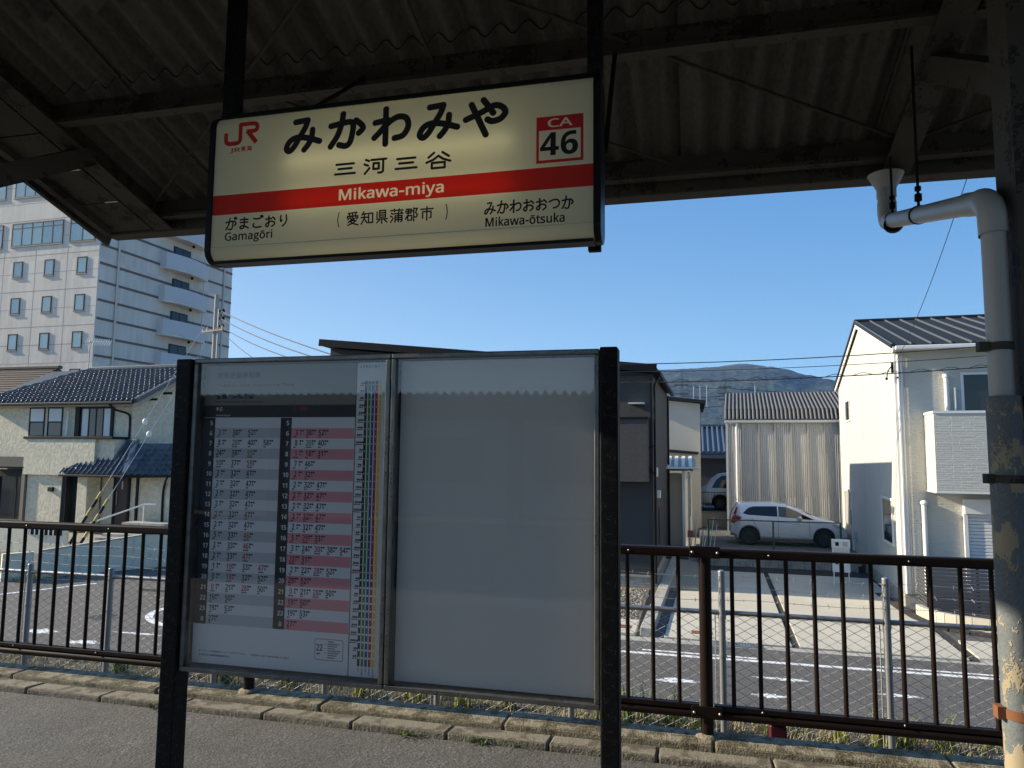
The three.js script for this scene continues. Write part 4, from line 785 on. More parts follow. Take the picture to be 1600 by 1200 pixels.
// ------------------------------------------------------------------ white house behind and its lean-to
{
  const h = thing('narrow_white_house', 'small pale house with dark single pitch roof behind the charcoal house', 'house', [-3.6, 0, -34]);
  const T = 4.25;
  part('wall', prism([[0, -2], [4.0, -2], [4.0, T - 0.25], [0, T + 0.2]], -7, 0), MAT.sidingPlain, h);
  part('roof', bar(V3(-0.2, T + 0.32, -3.4), V3(4.25, T - 0.18, -3.4), 7.4, 0.14), MAT.roofMetal, h);
  part('side_window', bx(4.001, 4.04, 2.2, 3.2, -2.2, -1.4), MAT.windowGlass, h);
  part('lower_roof', bar(V3(0.2, 2.05, 0.6), V3(3.9, 1.75, 0.6), 1.4, 0.12), MAT.roofMetal, h);
  part('lower_wall', prism([[0.3, -2], [3.6, -2], [3.6, 1.7], [0.3, 1.95]], 0.002, 1.1), MAT.sidingPlain, h);
  const a = thing('lean_to', 'lean-to shelter with a corrugated clear roof and beige end wall', 'shelter', [-1.0, 0, -27]);
  part('end_wall', bx(-2.4, 0.68, -1.75, 1.0, -0.7, -0.6), M([0.5, 0.45, 0.34], 0.8), a);
  part('post', bx(0.66, 0.76, -1.9, 1.1, -0.05, 0.05), MAT.whitePaint, a);
  part('beam', bx(-2.4, 1.05, 1.1, 1.2, -0.05, 0.05), MAT.darkFrame, a);
  part('side_wall', bx(0.85, 0.93, -1.8, 1.05, -3.6, -0.3), MAT.sidingPlain, a);
  part('side_window', [bx(0.931, 0.95, -0.6, 0.95, -1.2, -0.95), bx(0.931, 0.95, -0.2, 0.95, -2.4, -2.15)], MAT.windowGlass, a);
  part('brace', bar(V3(0.72, 0.75, 0), V3(1.0, 1.08, 0), 0.04, 0.04), MAT.whitePaint, a);
  for (let i = 0; i < 14; i++) { const x = -2.3 + i * 0.25; part('roof_rib', [bar(V3(x, 1.24, 0.25), V3(x, 1.6, -1.8), 0.12, 0.06)], MAT.whitePaint, a); part('roof_valley', bar(V3(x + 0.125, 1.21, 0.25), V3(x + 0.125, 1.57, -1.8), 0.13, 0.02), M([0.3, 0.3, 0.29], 0.5), a); }
  part('gutter', bx(-2.4, 1.3, 1.16, 1.24, 0.26, 0.36, 0.02), MAT.whitePaint, a);
  const s = thing('tool_bundle', 'bundle of leaning white poles and a broom beside the green fence', 'poles', [0.25, -1.9, -26.3]);
  seedV = 63;
  for (let i = 0; i < 9; i++) { const x = -0.35 + i * 0.09; part('pole', cyl(V3(x + rr(-0.04, 0.04), 0, rr(-0.1, 0.1)), V3(x + 0.12 + rr(-0.03, 0.1), 1.0 + rr(-0.1, 0.45), -0.3 + rr(-0.1, 0.1)), 0.016, 6), i % 3 ? MAT.whitePaint : MAT.galv, s); }
  part('broom_head', bx(-0.42, -0.22, 0.72, 0.95, -0.12, 0.0, 0.02), M([0.35, 0.12, 0.12], 0.8), s);
  const st = thing('stone_steps', 'dark stone steps beside the charcoal house', 'steps', [-0.9, -2, -26]);
  for (let i = 0; i < 3; i++) part('step', bx(0, 0.75, 0, 0.15 + i * 0.15, -0.3 * (i + 1), -0.3 * i - 0.004), MAT.darkGravel, st);
}
// ------------------------------------------------------------------ house with blue tiles far behind
{
  const h = thing('blue_tile_house', 'house with blue grey pan tile roof between pale house and shed', 'house', [-1.5, 0, -44]);
  part('wall', bx(0, 6, -1, 1.75, -6, -0.5), M([0.05, 0.048, 0.045], 0.7), h); part('fascia', bx(-0.3, 6.3, 1.5, 1.72, -0.45, 0.02), M([0.16, 0.18, 0.2], 0.6), h);
  const rf = group('roof', h); part('deck', bar(V3(3, 1.78, 0.1), V3(3, 3.4, -3.2), 6.6, 0.06), MAT.tile, rf);
  for (let i = 0; i < 22; i++) { const x = -0.2 + i * 0.3; part('tile_course', [cyl(V3(x, 1.84, 0.1), V3(x, 3.46, -3.2), 0.09, 8)], M([0.07, 0.09, 0.125], 0.35), rf); }
  part('ridge', bx(-0.3, 6.3, 3.42, 3.62, -3.35, -3.1, 0.04), M([0.07, 0.09, 0.12], 0.35), rf);
}
// ------------------------------------------------------------------ corrugated shed
{
  const h = thing('corrugated_shed', 'weathered corrugated metal shed with a ribbed grey roof behind the white hatchback', 'shed', [1.42, 0, -31.3], -3.5 * RAD);
  const W = 5.6, T = 3.0, B = -1.6;
  part('core', bx(0.05, W - 0.05, B, T, -7, -0.06), M([0.2, 0.2, 0.19], 0.8), h);
  // cladding sheets, three rows of them
  const n = 9, sw = W / n;
  for (const [y0, y1, lift] of [[B, 0.1, 0], [0.06, 1.85, 0.006], [1.81, T, 0.012]]) for (let i = 0; i < n; i++) {
    const pos = [], idx = [], m = 34; for (let k = 0; k <= m; k++) { const x = i * sw + k / m * (sw - 0.004), z = lift + (i % 2) * 0.004 + 0.016 * Math.max(-0.6, Math.min(0.6, Math.sin(k / m * 2 * Math.PI * 8))); pos.push(x, y0, z, x, y1, z); }
    for (let k = 0; k < m; k++) idx.push(k * 2, k * 2 + 2, k * 2 + 3, k * 2, k * 2 + 3, k * 2 + 1);
    const g = new THREE.BufferGeometry(); g.setAttribute('position', new THREE.Float32BufferAttribute(pos, 3)); g.setAttribute('uv', new THREE.Float32BufferAttribute(pos.filter((_, q) => q % 3 < 2), 2)); g.setIndex(idx); g.computeVertexNormals();
    part('cladding_sheet', g, MAT.shedWall, h);
  }
  for (let i = 1; i < n; i += 1) part('cover_strip', bx(i * sw - 0.02, i * sw + 0.02, B, T, 0.026, 0.062), M([0.44, 0.42, 0.37], 0.6), h);
  part('corner_trim', bx(-0.03, 0.06, B, T, -0.05, 0.04), M([0.5, 0.5, 0.47], 0.5), h);
  part('side_wall', bx(0, 0.045, B, T, -7, -0.055), MAT.shedWall, h);
  part('gutter', bx(-0.06, W + 0.1, T, T + 0.1, 0.05, 0.17, 0.02), M([0.45, 0.46, 0.45], 0.5), h);
  part('down_pipe', cyl(V3(0.4, -1.5, 0.09), V3(0.4, T, 0.09), 0.045, 10), MAT.whitePaint, h);
  const rf = group('roof', h);
  part('roof_deck', bar(V3(W / 2, T + 0.14, 0.1), V3(W / 2, T + 0.55, -0.25), W + 0.1, 0.02), M([0.035, 0.035, 0.035], 0.9), rf);
  part('roof_deck', bar(V3(W / 2, T + 0.56, -0.25), V3(W / 2, T + 1.5, -3.5), W + 0.1, 0.02), M([0.035, 0.035, 0.035], 0.9), rf);
  for (let i = 0; i <= 36; i++) { const x = -0.02 + i * (W + 0.04) / 36; part('roof_rib', [cyl(V3(x, T + 0.14, 0.13), V3(x, T + 0.56, -0.25), 0.046, 8), cyl(V3(x, T + 0.56, -0.25), V3(x, T + 1.5, -3.5), 0.046, 8)], MAT.shedRoof, rf); }
}

// ------------------------------------------------------------------ vehicles
function carBody(P) { // side outline functions give a closed shell; returns geometry and its side surface
  const { L, w, top, belt, bot, N = 90 } = P, J = 14, pos = [], idx = [];
  const half = (x) => { const t = x / L; return w / 2 * Math.min(1, 0.72 + 0.28 * sst(0, 0.09, t)) * (0.7 + 0.3 * sst(0, 0.13, 1 - t)); };
  const side = (x, y) => { const h = half(x), b = Math.min(belt(x), top(x) - 0.02), t = top(x); if (y <= b) { const q = (y - 0.2) / (b - 0.2); return h * (0.955 + 0.045 * Math.sin(Math.max(0, Math.min(1, q * 0.9 + 0.1)) * Math.PI)); } const q = (y - b) / Math.max(0.05, t - b); return h * (0.955 - P.tumble * q * Math.min(1, (t - b) / 0.4) - 0.12 * q ** 6); };
  for (let i = 0; i <= N; i++) {
    const x = L * i / N, t = top(x), b = Math.min(belt(x), t - 0.02), lo = Math.min(bot(x), b - 0.02), row = [];
    for (let j = 0; j <= 5; j++) { const y = lo + (b - lo) * j / 5; row.push([y, side(x, y)]); }
    for (let j = 1; j <= 5; j++) { const y = b + (t - b) * j / 5 * 0.985; row.push([y, side(x, y)]); }
    const e = row[row.length - 1][1]; row.push([t - 0.004, e * 0.9], [t + 0.006, e * 0.6], [t + 0.012, e * 0.25], [t + 0.014, 0]);
    for (const [y, z] of row) pos.push(x, y, z);
    for (const [y, z] of row) pos.push(x, y, -z);
  }
  const K = 15;
  for (let i = 0; i < N; i++) for (let s = 0; s < 2; s++) for (let j = 0; j < K - 1; j++) { const a = i * 2 * K + s * K + j, b = a + 2 * K; idx.push(...(s ? [a, b + 1, b, a, a + 1, b + 1] : [a, b, b + 1, a, b + 1, a + 1])); }
  for (const i of [0, N]) for (let j = 0; j < K - 1; j++) { const a = i * 2 * K + j, b = a + K; idx.push(...(i ? [a, b, b + 1, a, b + 1, a + 1] : [a, b + 1, b, a, a + 1, b + 1])); }
  for (let i = 0; i < N; i++) { const a = i * 2 * K, b = a + 2 * K; idx.push(a, a + K, b, b, a + K, b + K); }
  const g = new THREE.BufferGeometry(); g.setAttribute('position', new THREE.Float32BufferAttribute(pos, 3)); g.setAttribute('uv', new THREE.Float32BufferAttribute(new Float32Array(pos.length / 3 * 2), 2)); g.setIndex(idx); g.computeVertexNormals();
  return { g, side, half };
}
const lerpPts = (pts) => (x) => { for (let i = 1; i < pts.length; i++) if (x <= pts[i][0]) { const t = (x - pts[i - 1][0]) / (pts[i][0] - pts[i - 1][0]), s = t * t * (3 - 2 * t) * 0.35 + t * 0.65; return pts[i - 1][1] + (pts[i][1] - pts[i - 1][1]) * s; } return pts[pts.length - 1][1]; };
function onSide(pts, side, off, sgn) { // panel lying on the body side, cut into strips so that it follows the curve
  const xs = pts.map((p) => p[0]), x0 = Math.min(...xs), x1 = Math.max(...xs), n = Math.max(4, Math.ceil((x1 - x0) / 0.05)), m = 6, pos = [], idx = [];
  for (let i = 0; i <= n; i++) {
    const x = x0 + (x1 - x0) * (0.001 + 0.998 * i / n); let lo = 1e9, hi = -1e9;
    for (let k = 0; k < pts.length; k++) { const [ax, ay] = pts[k], [cx, cy] = pts[(k + 1) % pts.length]; if ((ax - x) * (cx - x) <= 0 && ax !== cx) { const y = ay + (cy - ay) * (x - ax) / (cx - ax); lo = Math.min(lo, y); hi = Math.max(hi, y); } }
    for (let j = 0; j <= m; j++) { const y = lo + (hi - lo) * j / m; pos.push(x, y, sgn * (side(x, y) + off)); }
  }
  for (let i = 0; i < n; i++) for (let j = 0; j < m; j++) { const a = i * (m + 1) + j, c = a + m + 1; idx.push(...(sgn > 0 ? [a, c, c + 1, a, c + 1, a + 1] : [a, c + 1, c, a, a + 1, c + 1])); }
  const g = new THREE.BufferGeometry(); g.setAttribute('position', new THREE.Float32BufferAttribute(pos, 3)); g.setAttribute('uv', new THREE.Float32BufferAttribute(new Float32Array(pos.length / 3 * 2), 2)); g.setIndex(idx); g.computeVertexNormals(); return g;
}
function wheel(t, x, r, z, w) {
  const g = group('wheel', t), s = Math.sign(z);
  part('tyre', [new THREE.TorusGeometry(r - w * 0.33, w * 0.36, 12, 28).scale(1, 1, 1.35).translate(x, r, z)], MAT.tyre, g);
  part('rim', [cyl(V3(x, r, z - s * 0.05), V3(x, r, z + s * 0.055), r * 0.62, 24)], MAT.rim, g);
  for (let k = 0; k < 7; k++) { const a = k / 7 * 6.283; part('spoke', bar(V3(x, r, z + s * 0.066), V3(x + Math.cos(a) * r * 0.58, r + Math.sin(a) * r * 0.58, z + s * 0.066), 0.03, 0.045), MAT.rim, g); }
}
{
  const t = thing('parked_car', 'white compact hatchback parked in front of the corrugated shed', 'car', [1.36, -1.555, -28.75]);
  const L = 3.97, rw = 0.31, ax = [0.64, 3.17], arch = (x, s) => { let y = s; for (const a of ax) { const d = Math.abs(x - a); if (d < 0.37) y = Math.max(y, 0.31 + Math.sqrt(0.37 * 0.37 - d * d)); } return y; };
  const top = lerpPts([[0, 0.82], [0.04, 1.02], [0.14, 1.28], [0.26, 1.46], [0.7, 1.51], [1.3, 1.525], [1.9, 1.48], [2.35, 1.34], [2.75, 1.14], [3.05, 1.01], [3.45, 0.93], [3.75, 0.82], [3.9, 0.68], [3.97, 0.52]]);
  const belt = lerpPts([[0, 0.98], [0.3, 1.04], [1.2, 0.98], [2.2, 0.93], [2.9, 0.9], [3.97, 0.6]]);
  const { g, side, half } = carBody({ L, w: 1.69, top, belt, tumble: 0.2, N: 120, bot: (x) => arch(x, 0.2 + 0.12 * sst(3.6, 3.97, x) + 0.14 * (1 - sst(0, 0.3, x))) });
  part('body', g, MAT.carWhite, t);
  part('underbody', [bx(0.2, 3.75, 0.17, 0.6, -0.62, 0.62)], MAT.black, t);
  for (const s of [1, -1]) {
    part('rear_window', onSide([[0.42, 1.13], [0.62, 1.32], [0.78, 1.38], [1.62, 1.4], [1.62, 1.04], [0.62, 1.08]], side, 0.007, s), MAT.carGlass, t);
    part('front_window', onSide([[1.66, 1.04], [1.66, 1.4], [1.95, 1.37], [2.3, 1.24], [2.62, 1.06], [2.78, 0.96], [2.3, 0.99]], side, 0.007, s), MAT.carGlassFront, t);
    part('quarter_trim', onSide([[2.3, 0.985], [2.5, 1.13], [2.86, 0.955]], side, 0.01, s), MAT.black, t);
    part('tail_light', onSide([[0.02, 0.8], [0.05, 0.99], [0.16, 1.06], [0.4, 0.99], [0.3, 0.88], [0.1, 0.74]], side, 0.01, s), MAT.red, t);
    part('tail_light_strip', onSide([[0.1, 1.06], [0.2, 1.34], [0.26, 1.36], [0.2, 1.07]], side, 0.01, s), MAT.red, t);
    part('head_light', onSide([[3.42, 0.8], [3.5, 0.84], [3.86, 0.68], [3.84, 0.6], [3.66, 0.68]], side, 0.01, s), MAT.windowPale, t);
    part('door_seam', [onSide([[1.63, 0.3], [1.63, 1.03], [1.642, 1.03], [1.642, 0.3]], side, 0.006, s), onSide([[2.68, 0.34], [2.68, 0.94], [2.692, 0.94], [2.692, 0.34]], side, 0.006, s), onSide([[1.0, 0.55], [0.82, 0.75], [0.72, 1.05], [0.732, 1.05], [0.832, 0.75], [1.012, 0.55]], side, 0.006, s)], M(0.12, 0.6), t);
    part('body_crease', onSide([[0.5, 0.93], [1.6, 0.86], [2.6, 0.76], [2.6, 0.752], [1.6, 0.85], [0.5, 0.922]], side, 0.007, s), M(0.35, 0.5), t);
    part('sill_crease', onSide([[1.25, 0.5], [2.7, 0.36], [2.7, 0.375], [1.25, 0.53]], side, 0.008, s), MAT.carWhite, t);
    part('door_handle', [bx(1.72, 1.9, 0.86, 0.89, s > 0 ? side(1.8, 0.87) - 0.005 : -side(1.8, 0.87) - 0.03, s > 0 ? side(1.8, 0.87) + 0.03 : -side(1.8, 0.87) + 0.005, 0.008)], MAT.carWhite, t);
    part('mirror', [new THREE.SphereGeometry(0.1, 12, 8).scale(0.8, 0.75, 1).translate(2.36, 1.01, s * (side(2.36, 1) + 0.12)), bx(2.36, 2.44, 0.93, 0.97, s > 0 ? side(2.4, 0.95) - 0.02 : -side(2.4, 0.95) - 0.1, s > 0 ? side(2.4, 0.95) + 0.1 : -side(2.4, 0.95) + 0.02)], s > 0 ? MAT.carWhite : MAT.carWhite, t);
    for (const a of ax) wheel(t, a, rw, s * 0.735, 0.19);
    part('wheel_arch', ax.map((a) => new THREE.RingGeometry(0.3, 0.37, 24, 1, 0, Math.PI).translate(a, 0.31, s * 0.7)), MAT.black, t, true);
  }
  part('windscreen', [quad(V3(1.98, 1.475, 0.5), V3(1.98, 1.475, -0.5), V3(2.8, 1.13, -0.66), V3(2.8, 1.13, 0.66))], MAT.carGlass, t);
  part('aerial', cyl(V3(0.35, 1.49, 0), V3(0.2, 1.68, 0), 0.008, 6), MAT.black, t);
  part('number_plate', bx(-0.012, 0.004, 0.62, 0.78, -0.16, 0.16), MAT.whitePaint, t);
}
{
  const t = thing('parked_van', 'white minivan half hidden behind the shed', 'van', [0.3, -0.94, -37.2]);
  const L = 4.7, ax = [1.0, 3.75], arch = (x, s) => { let y = s; for (const a of ax) { const d = Math.abs(x - a); if (d < 0.4) y = Math.max(y, 0.33 + Math.sqrt(0.16 - d * d)); } return y; };
  const top = lerpPts([[0, 0.75], [0.12, 1.0], [0.35, 1.12], [0.6, 1.5], [0.95, 1.72], [1.5, 1.8], [4.3, 1.8], [4.62, 1.5], [4.7, 0.9]]), belt = lerpPts([[0, 0.7], [0.4, 1.0], [4.7, 1.08]]);
  const { g, side } = carBody({ L, w: 1.75, top, belt, tumble: 0.16, N: 80, bot: (x) => arch(x, 0.25) });
  part('body', g, MAT.carWhite, t); part('underbody', bx(0.3, 4.5, 0.2, 0.65, -0.6, 0.6), MAT.black, t);
  for (const s of [1, -1]) {
    part('front_window', onSide([[0.62, 1.05], [0.85, 1.45], [1.1, 1.62], [1.5, 1.66], [1.4, 1.05]], side, 0.004, s), MAT.carGlass, t);
    part('rear_window', onSide([[1.75, 1.05], [1.72, 1.66], [4.2, 1.66], [4.3, 1.1]], side, 0.004, s), MAT.carGlass, t);
    for (const a of ax) wheel(t, a, 0.32, s * 0.76, 0.2);
  }
  const f = thing('mesh_panel', 'thin dark wire fence in front of the minivan', 'fence', [-0.4, -0.94, -35.9]);
  for (let i = 0; i < 22; i++) part('wire_bar', cyl(V3(i * 0.13, 0, 0), V3(i * 0.13, 0.85, 0), 0.008, 5), MAT.darkFrame, f);
  part('top_rail', cyl(V3(0, 0.86, 0), V3(2.75, 0.86, 0), 0.018, 6), MAT.darkFrame, f);
  part('terrace_wall', bx(-0.1, 2.9, -0.9, 0.02, -0.1, -0.02), MAT.darkGravel, f);
  const pl = new THREE.Vector3();
}
{ // green mesh fence round the lot
  const f = thing('green_mesh_fence', 'low green coated mesh fence round the parking lot', 'fence', [0.52, -1.6, -25.44]);
  for (const x of [0, 2.05, 4.1]) part('post', cyl(V3(x, 0, 0), V3(x, 1.15, 0), 0.03, 10), MAT.green, f);
  part('top_rail', cyl(V3(0, 1.13, 0), V3(4.1, 1.13, 0), 0.02, 8), MAT.green, f);
  part('bottom_rail', bx(0, 4.1, 0.06, 0.14, -0.02, 0.02), MAT.green, f);
  const g = []; for (let x = -1.1; x < 4.1; x += 0.075) for (const s of [1, -1]) { const xa = Math.max(0, Math.min(4.1, s > 0 ? x : x + 1)), xb = Math.max(0, Math.min(4.1, s > 0 ? x + 1 : x)); const ya = s > 0 ? xa - x : x + 1 - xa, yb = s > 0 ? xb - x : x + 1 - xb; if (Math.abs(xa - xb) < 0.05) continue; g.push(cyl(V3(xa, 0.12 + ya, s * 0.003), V3(xb, 0.12 + yb, s * 0.003), 0.0022, 3)); }
  part('wire_mesh', g, MAT.green, f).userData.kind = 'stuff';
}

// ------------------------------------------------------------------ hotel
{
  const h = thing('hotel', 'tall pale concrete hotel with square windows and curved side balconies', 'building', [-48.6, 0, -50], -2 * RAD);
  const TOP = 31, DD = 17.4;
  part('front_wall', bx(-26, 0, -2, TOP, -0.4, 0), MAT.hotelWall, h);
  part('side_wall', bx(-0.4, 0.001, -2, TOP, -DD, -0.401), MAT.hotelSide, h);
  part('rear_wall', bx(-26, -0.4, -2, TOP, -DD, -DD + 0.4), MAT.hotelSide, h);
  part('roof', bx(-26, 0, TOP, TOP + 0.4, -DD, 0), MAT.hotelSide, h);
  const curtain = [M([0.85, 0.82, 0.76], 0.9), M([0.66, 0.7, 0.7], 0.9), M([0.82, 0.82, 0.78], 0.9)], glass = new THREE.MeshPhysicalMaterial({ color: new THREE.Color().setRGB(0.9, 0.95, 0.95), roughness: 0.03, transmission: 1, thickness: 0, ior: 1.5 });
  const win = (x0, x1, y0, y1, n) => {
    const w = group('window', h), fw = 0.09;
    part('frame', [bx(x0, x1, y1 - fw, y1, 0.001, 0.07), bx(x0, x1, y0, y0 + fw, 0.001, 0.07), bx(x0, x0 + fw, y0 + fw, y1 - fw, 0.001, 0.07), bx(x1 - fw, x1, y0 + fw, y1 - fw, 0.001, 0.07), ...Array.from({ length: n - 1 }, (_, i) => { const x = x0 + (i + 1) * (x1 - x0) / n; return bx(x - 0.035, x + 0.035, y0 + fw, y1 - fw, 0.001, 0.065); }), ...(n > 1 ? [bx(x0 + fw, x1 - fw, y1 - 0.5, y1 - 0.44, 0.001, 0.06)] : [])], MAT.darkFrame, w);
    for (let i = 0; i < n; i++) { const a = x0 + i * (x1 - x0) / n, b = x0 + (i + 1) * (x1 - x0) / n; const g = []; for (let k = 0; k < 7; k++) { const u = a + 0.05 + (b - a - 0.1) * k / 7; g.push(cyl(V3(u + 0.05, y0 + fw, 0.006), V3(u + 0.05, y1 - fw, 0.006), 0.02, 6)); } g.push(bx(a + 0.04, b - 0.04, y0 + fw, y1 - fw, 0.002, 0.012)); part('curtain', g, curtain[Math.floor(rnd() * 3)], w); part('pane', bx(a + 0.04, b - 0.04, y0 + fw, y1 - fw, 0.048, 0.052), glass, w); }
    part('sill', bx(x0 - 0.05, x1 + 0.05, y0 - 0.08, y0 - 0.002, 0.001, 0.1), M([0.3, 0.29, 0.27], 0.8), w);
  };
  seedV = 17;
  const colX = [-1.7, -5.25, -8.75, -12.3, -15.8], rowY = [17.35, 14.1, 10.9, 7.7, 4.5];
  for (const y of rowY) for (const x of colX) win(x - 0.55, x + 0.5, y - 0.72, y + 0.72, 1);
  for (const [y0, y1] of [[19.45, 21.55], [23.9, 26.0]]) { win(-9.75, -4.0, y0, y1, 5); win(-3.25, -0.5, y0, y1, 2); win(-16.5, -10.8, y0, y1, 5); }
  for (let y = 2.6; y < 30; y += 1.59) part('facade_joint', bx(-26, -0.002, y, y + 0.06, 0.0005, 0.006), M(y % 3 < 1.6 ? [0.36, 0.31, 0.27] : [0.45, 0.43, 0.4], 0.9), h);
  for (const x of [-3.4, -6.9, -10.5, -14]) part('facade_joint', bx(x, x + 0.04, -2, 19, 0.0005, 0.006), M([0.42, 0.41, 0.39], 0.9), h);
  for (let y = 3.1; y < 29; y += 1.59) part('side_band', bx(0.002, 0.05, y, y + 0.2, -DD, -0.15), MAT.hotelBand, h);
  for (const z of [-2.0, -16]) part('side_pipe', cyl(V3(0.12, -1, z), V3(0.12, 29, z), 0.09, 8), MAT.hotelSide, h);
  for (let i = 0; i < 8; i++) {
    const y = 3.0 + i * 3.18, b = group('balcony', h), s = new THREE.Shape(); s.moveTo(-6.9, 0); s.lineTo(-6.9, 0.75); s.quadraticCurveTo(-9.8, 1.75, -12.7, 0.75); s.lineTo(-12.7, 0);
    const inner = new THREE.Path(); inner.moveTo(-7.05, 0.02); inner.lineTo(-7.05, 0.65); inner.quadraticCurveTo(-9.8, 1.6, -12.55, 0.65); inner.lineTo(-12.55, 0.02); const s2 = s.clone(); s2.holes.push(inner);
    const up = (q, y0) => q.rotateX(-Math.PI / 2).rotateY(-Math.PI / 2).translate(0.003, y0, 0);
    part('parapet', up(new THREE.ExtrudeGeometry(s2, { depth: 1.35, bevelEnabled: false, curveSegments: 18 }), y), M([0.56, 0.55, 0.55], 0.8), b);
    part('floor', up(new THREE.ExtrudeGeometry(s, { depth: 0.18, bevelEnabled: false, curveSegments: 18 }), y - 0.19), MAT.hotelSide, b);
    part('lamp', new THREE.SphereGeometry(0.14, 10, 8).translate(0.6, y - 0.33, -10.6), MAT.black, b);
    part('drain_pipe', cyl(V3(0.35, y + 1.2, -12.6), V3(0.35, y + 3.0, -12.6), 0.04, 6), MAT.hotelSide, b);
    const w = group('window', h); part('frame', bx(0.003, 0.06, y + 0.2, y + 2.45, -10.9, -8.6), MAT.darkFrame, w); for (const k of [0, 1]) part('pane', bx(0.061, 0.075, y + 0.3, y + 2.35, -10.8 + k * 1.08, -9.8 + k * 1.08), MAT.windowGlass, w);
  }
}

// ------------------------------------------------------------------ stucco house on the left
{
  const h = thing('stucco_house', 'cream stucco house with blue black pan tile roofs, balcony and hipped porch', 'house', [-28, 0, -28], -3.5 * RAD);
  const X0 = -5, X1 = 3.4, DZ = -7, E = 3.75;
  part('foundation', bx(X0 + 0.05, X1 - 0.05, -2.4, -1.72, DZ + 0.05, -0.05), MAT.concrete, h);
  part('front_wall', bx(X0, X1 - 0.2, -1.72, E, -0.2, 0), MAT.stucco, h);
  { const g = prism([[0, -1.72], [-DZ, -1.72], [-DZ, E], [-DZ / 2, 5.6], [0, E]], 0, 0.198); g.rotateY(Math.PI / 2); g.translate(X1 - 0.198, 0, 0); part('gable_wall', g, MAT.stucco, h); }
  part('left_wall', bx(X0, X0 + 0.2, -1.72, E, DZ, -0.201), MAT.stucco, h);
  part('rear_wall', bx(X0 + 0.2, X1 - 0.2, -1.72, E, DZ, DZ + 0.2), MAT.stucco, h);
  // tiled roof: front slope tile by tile
  const tileGeo = (w, l) => { const pos = [], idx = [], n = 8; for (let i = 0; i <= n; i++) { const u = i / n, x = (u - 0.5) * w * 1.04, y = 0.03 * Math.cos(u * Math.PI * 1.6 + 1.3) + 0.05 * Math.exp(-((u - 0.85) ** 2) * 40); pos.push(x, y + 0.028, l * 0.54, x, y, -l * 0.54, x, y - 0.022, l * 0.54); } for (let i = 0; i < n; i++) { const a = i * 3, b = a + 3; idx.push(a, b, b + 1, a, b + 1, a + 1, a, a + 2, b + 2, a, b + 2, b); } const g = new THREE.BufferGeometry(); g.setAttribute('position', new THREE.Float32BufferAttribute(pos, 3)); g.setAttribute('uv', new THREE.Float32BufferAttribute(new Float32Array(pos.length / 3 * 2), 2)); g.setIndex(idx); g.computeVertexNormals(); return g; };
  const mats = [MAT.tile, MAT.tileB, MAT.tileC];
  seedV = 808;
  function tiledSlope(rf, o, ux, uz, n, m, w, l, keep) { // o corner at eave, ux along eave, uz up slope (unit), n columns, m rows
    const geo = tileGeo(w, l), up = ux.clone().cross(uz).normalize(); if (up.y < 0) up.negate();
    const zax = uz.clone().negate(), mat = new THREE.Matrix4().makeBasis(ux, up, zax), q = new THREE.Quaternion().setFromRotationMatrix(mat);
    let first = null;
    for (let j = 0; j < m; j++) for (let i = 0; i < n; i++) {
      const x = (i + 0.5) * w, d = (j + 0.5) * l; if (!keep(x, d)) continue;
      const t = new THREE.Mesh(geo, mats[Math.floor(rnd() * 3)]); t.name = 'roof_tile'; t.castShadow = t.receiveShadow = true;
      t.quaternion.copy(q); t.position.copy(o).addScaledVector(ux, x).addScaledVector(uz, d).addScaledVector(up, 0.03 + rr(-0.004, 0.004)); rf.add(t);
    }
  }
  const rf = group('roof', h), sl = Math.hypot(3.9, 1.98);
  part('deck', [bar(V3((X0 + X1) / 2, 3.8, 0.5), V3((X0 + X1) / 2, 5.78, -3.4), X1 - X0 + 1.2, 0.08), bar(V3((X0 + X1) / 2, 3.8, DZ - 0.4), V3((X0 + X1) / 2, 5.78, -3.4), X1 - X0 + 1.2, 0.08)], MAT.tile, rf);
  tiledSlope(rf, V3(X0 - 0.6, 3.85, 0.52), V3(1, 0, 0), V3(0, 1.98, -3.9).normalize(), 32, 12, 0.298, 0.35, (x, d) => d < sl && x > d * 0.62 - 0.5);
  part('ridge_tiles', bx(X0 + 2.2, X1 + 0.6, 5.8, 6.0, -3.52, -3.26, 0.06), MAT.tileB, rf);
  part('hip_ridge', bar(V3(X0 - 0.5, 3.95, 0.45), V3(X0 + 2.2, 5.9, -3.4), 0.2, 0.14), MAT.tileB, rf);
  for (let j = 0; j < 12; j++) { const a = V3(X1 + 0.62, 3.86 + j * 0.165, 0.5 - j * 0.325), b = V3(X1 + 0.62, 3.86 + (j + 0.95) * 0.165, 0.5 - (j + 0.95) * 0.325); part('verge_tile', bar(a, b, 0.16, 0.2), MAT.tile, rf); }
  part('barge_board', bar(V3(X1 + 0.53, 3.62, 0.5), V3(X1 + 0.53, 5.6, -3.4), 0.05, 0.2), M([0.4, 0.36, 0.28], 0.8), rf);
  part('eave_soffit', bx(X0 - 0.5, X1 + 0.5, 3.64, 3.7, 0.002, 0.46), M([0.42, 0.38, 0.3], 0.8), h);
  part('eave_gutter', bx(X0 - 0.6, X1 + 0.55, 3.7, 3.82, 0.5, 0.62, 0.03), MAT.darkFrame, h);
  for (const z of [-0.9, -1.8, -2.7]) part('bracket', bx(X1 + 0.002, X1 + 0.45, 3.85 - z * 0.4 - 0.25, 3.95 - z * 0.4 - 0.25, z - 0.06, z + 0.06), MAT.darkFrame, h);
  // upper windows
  windowPart(h, -2.75, -1.8, 2.25, 3.62, 0, { rail: 0.5, glass: MAT.windowGlass }); windowPart(h, -1.6, -0.7, 2.25, 3.62, 0, { rail: 0.5 });
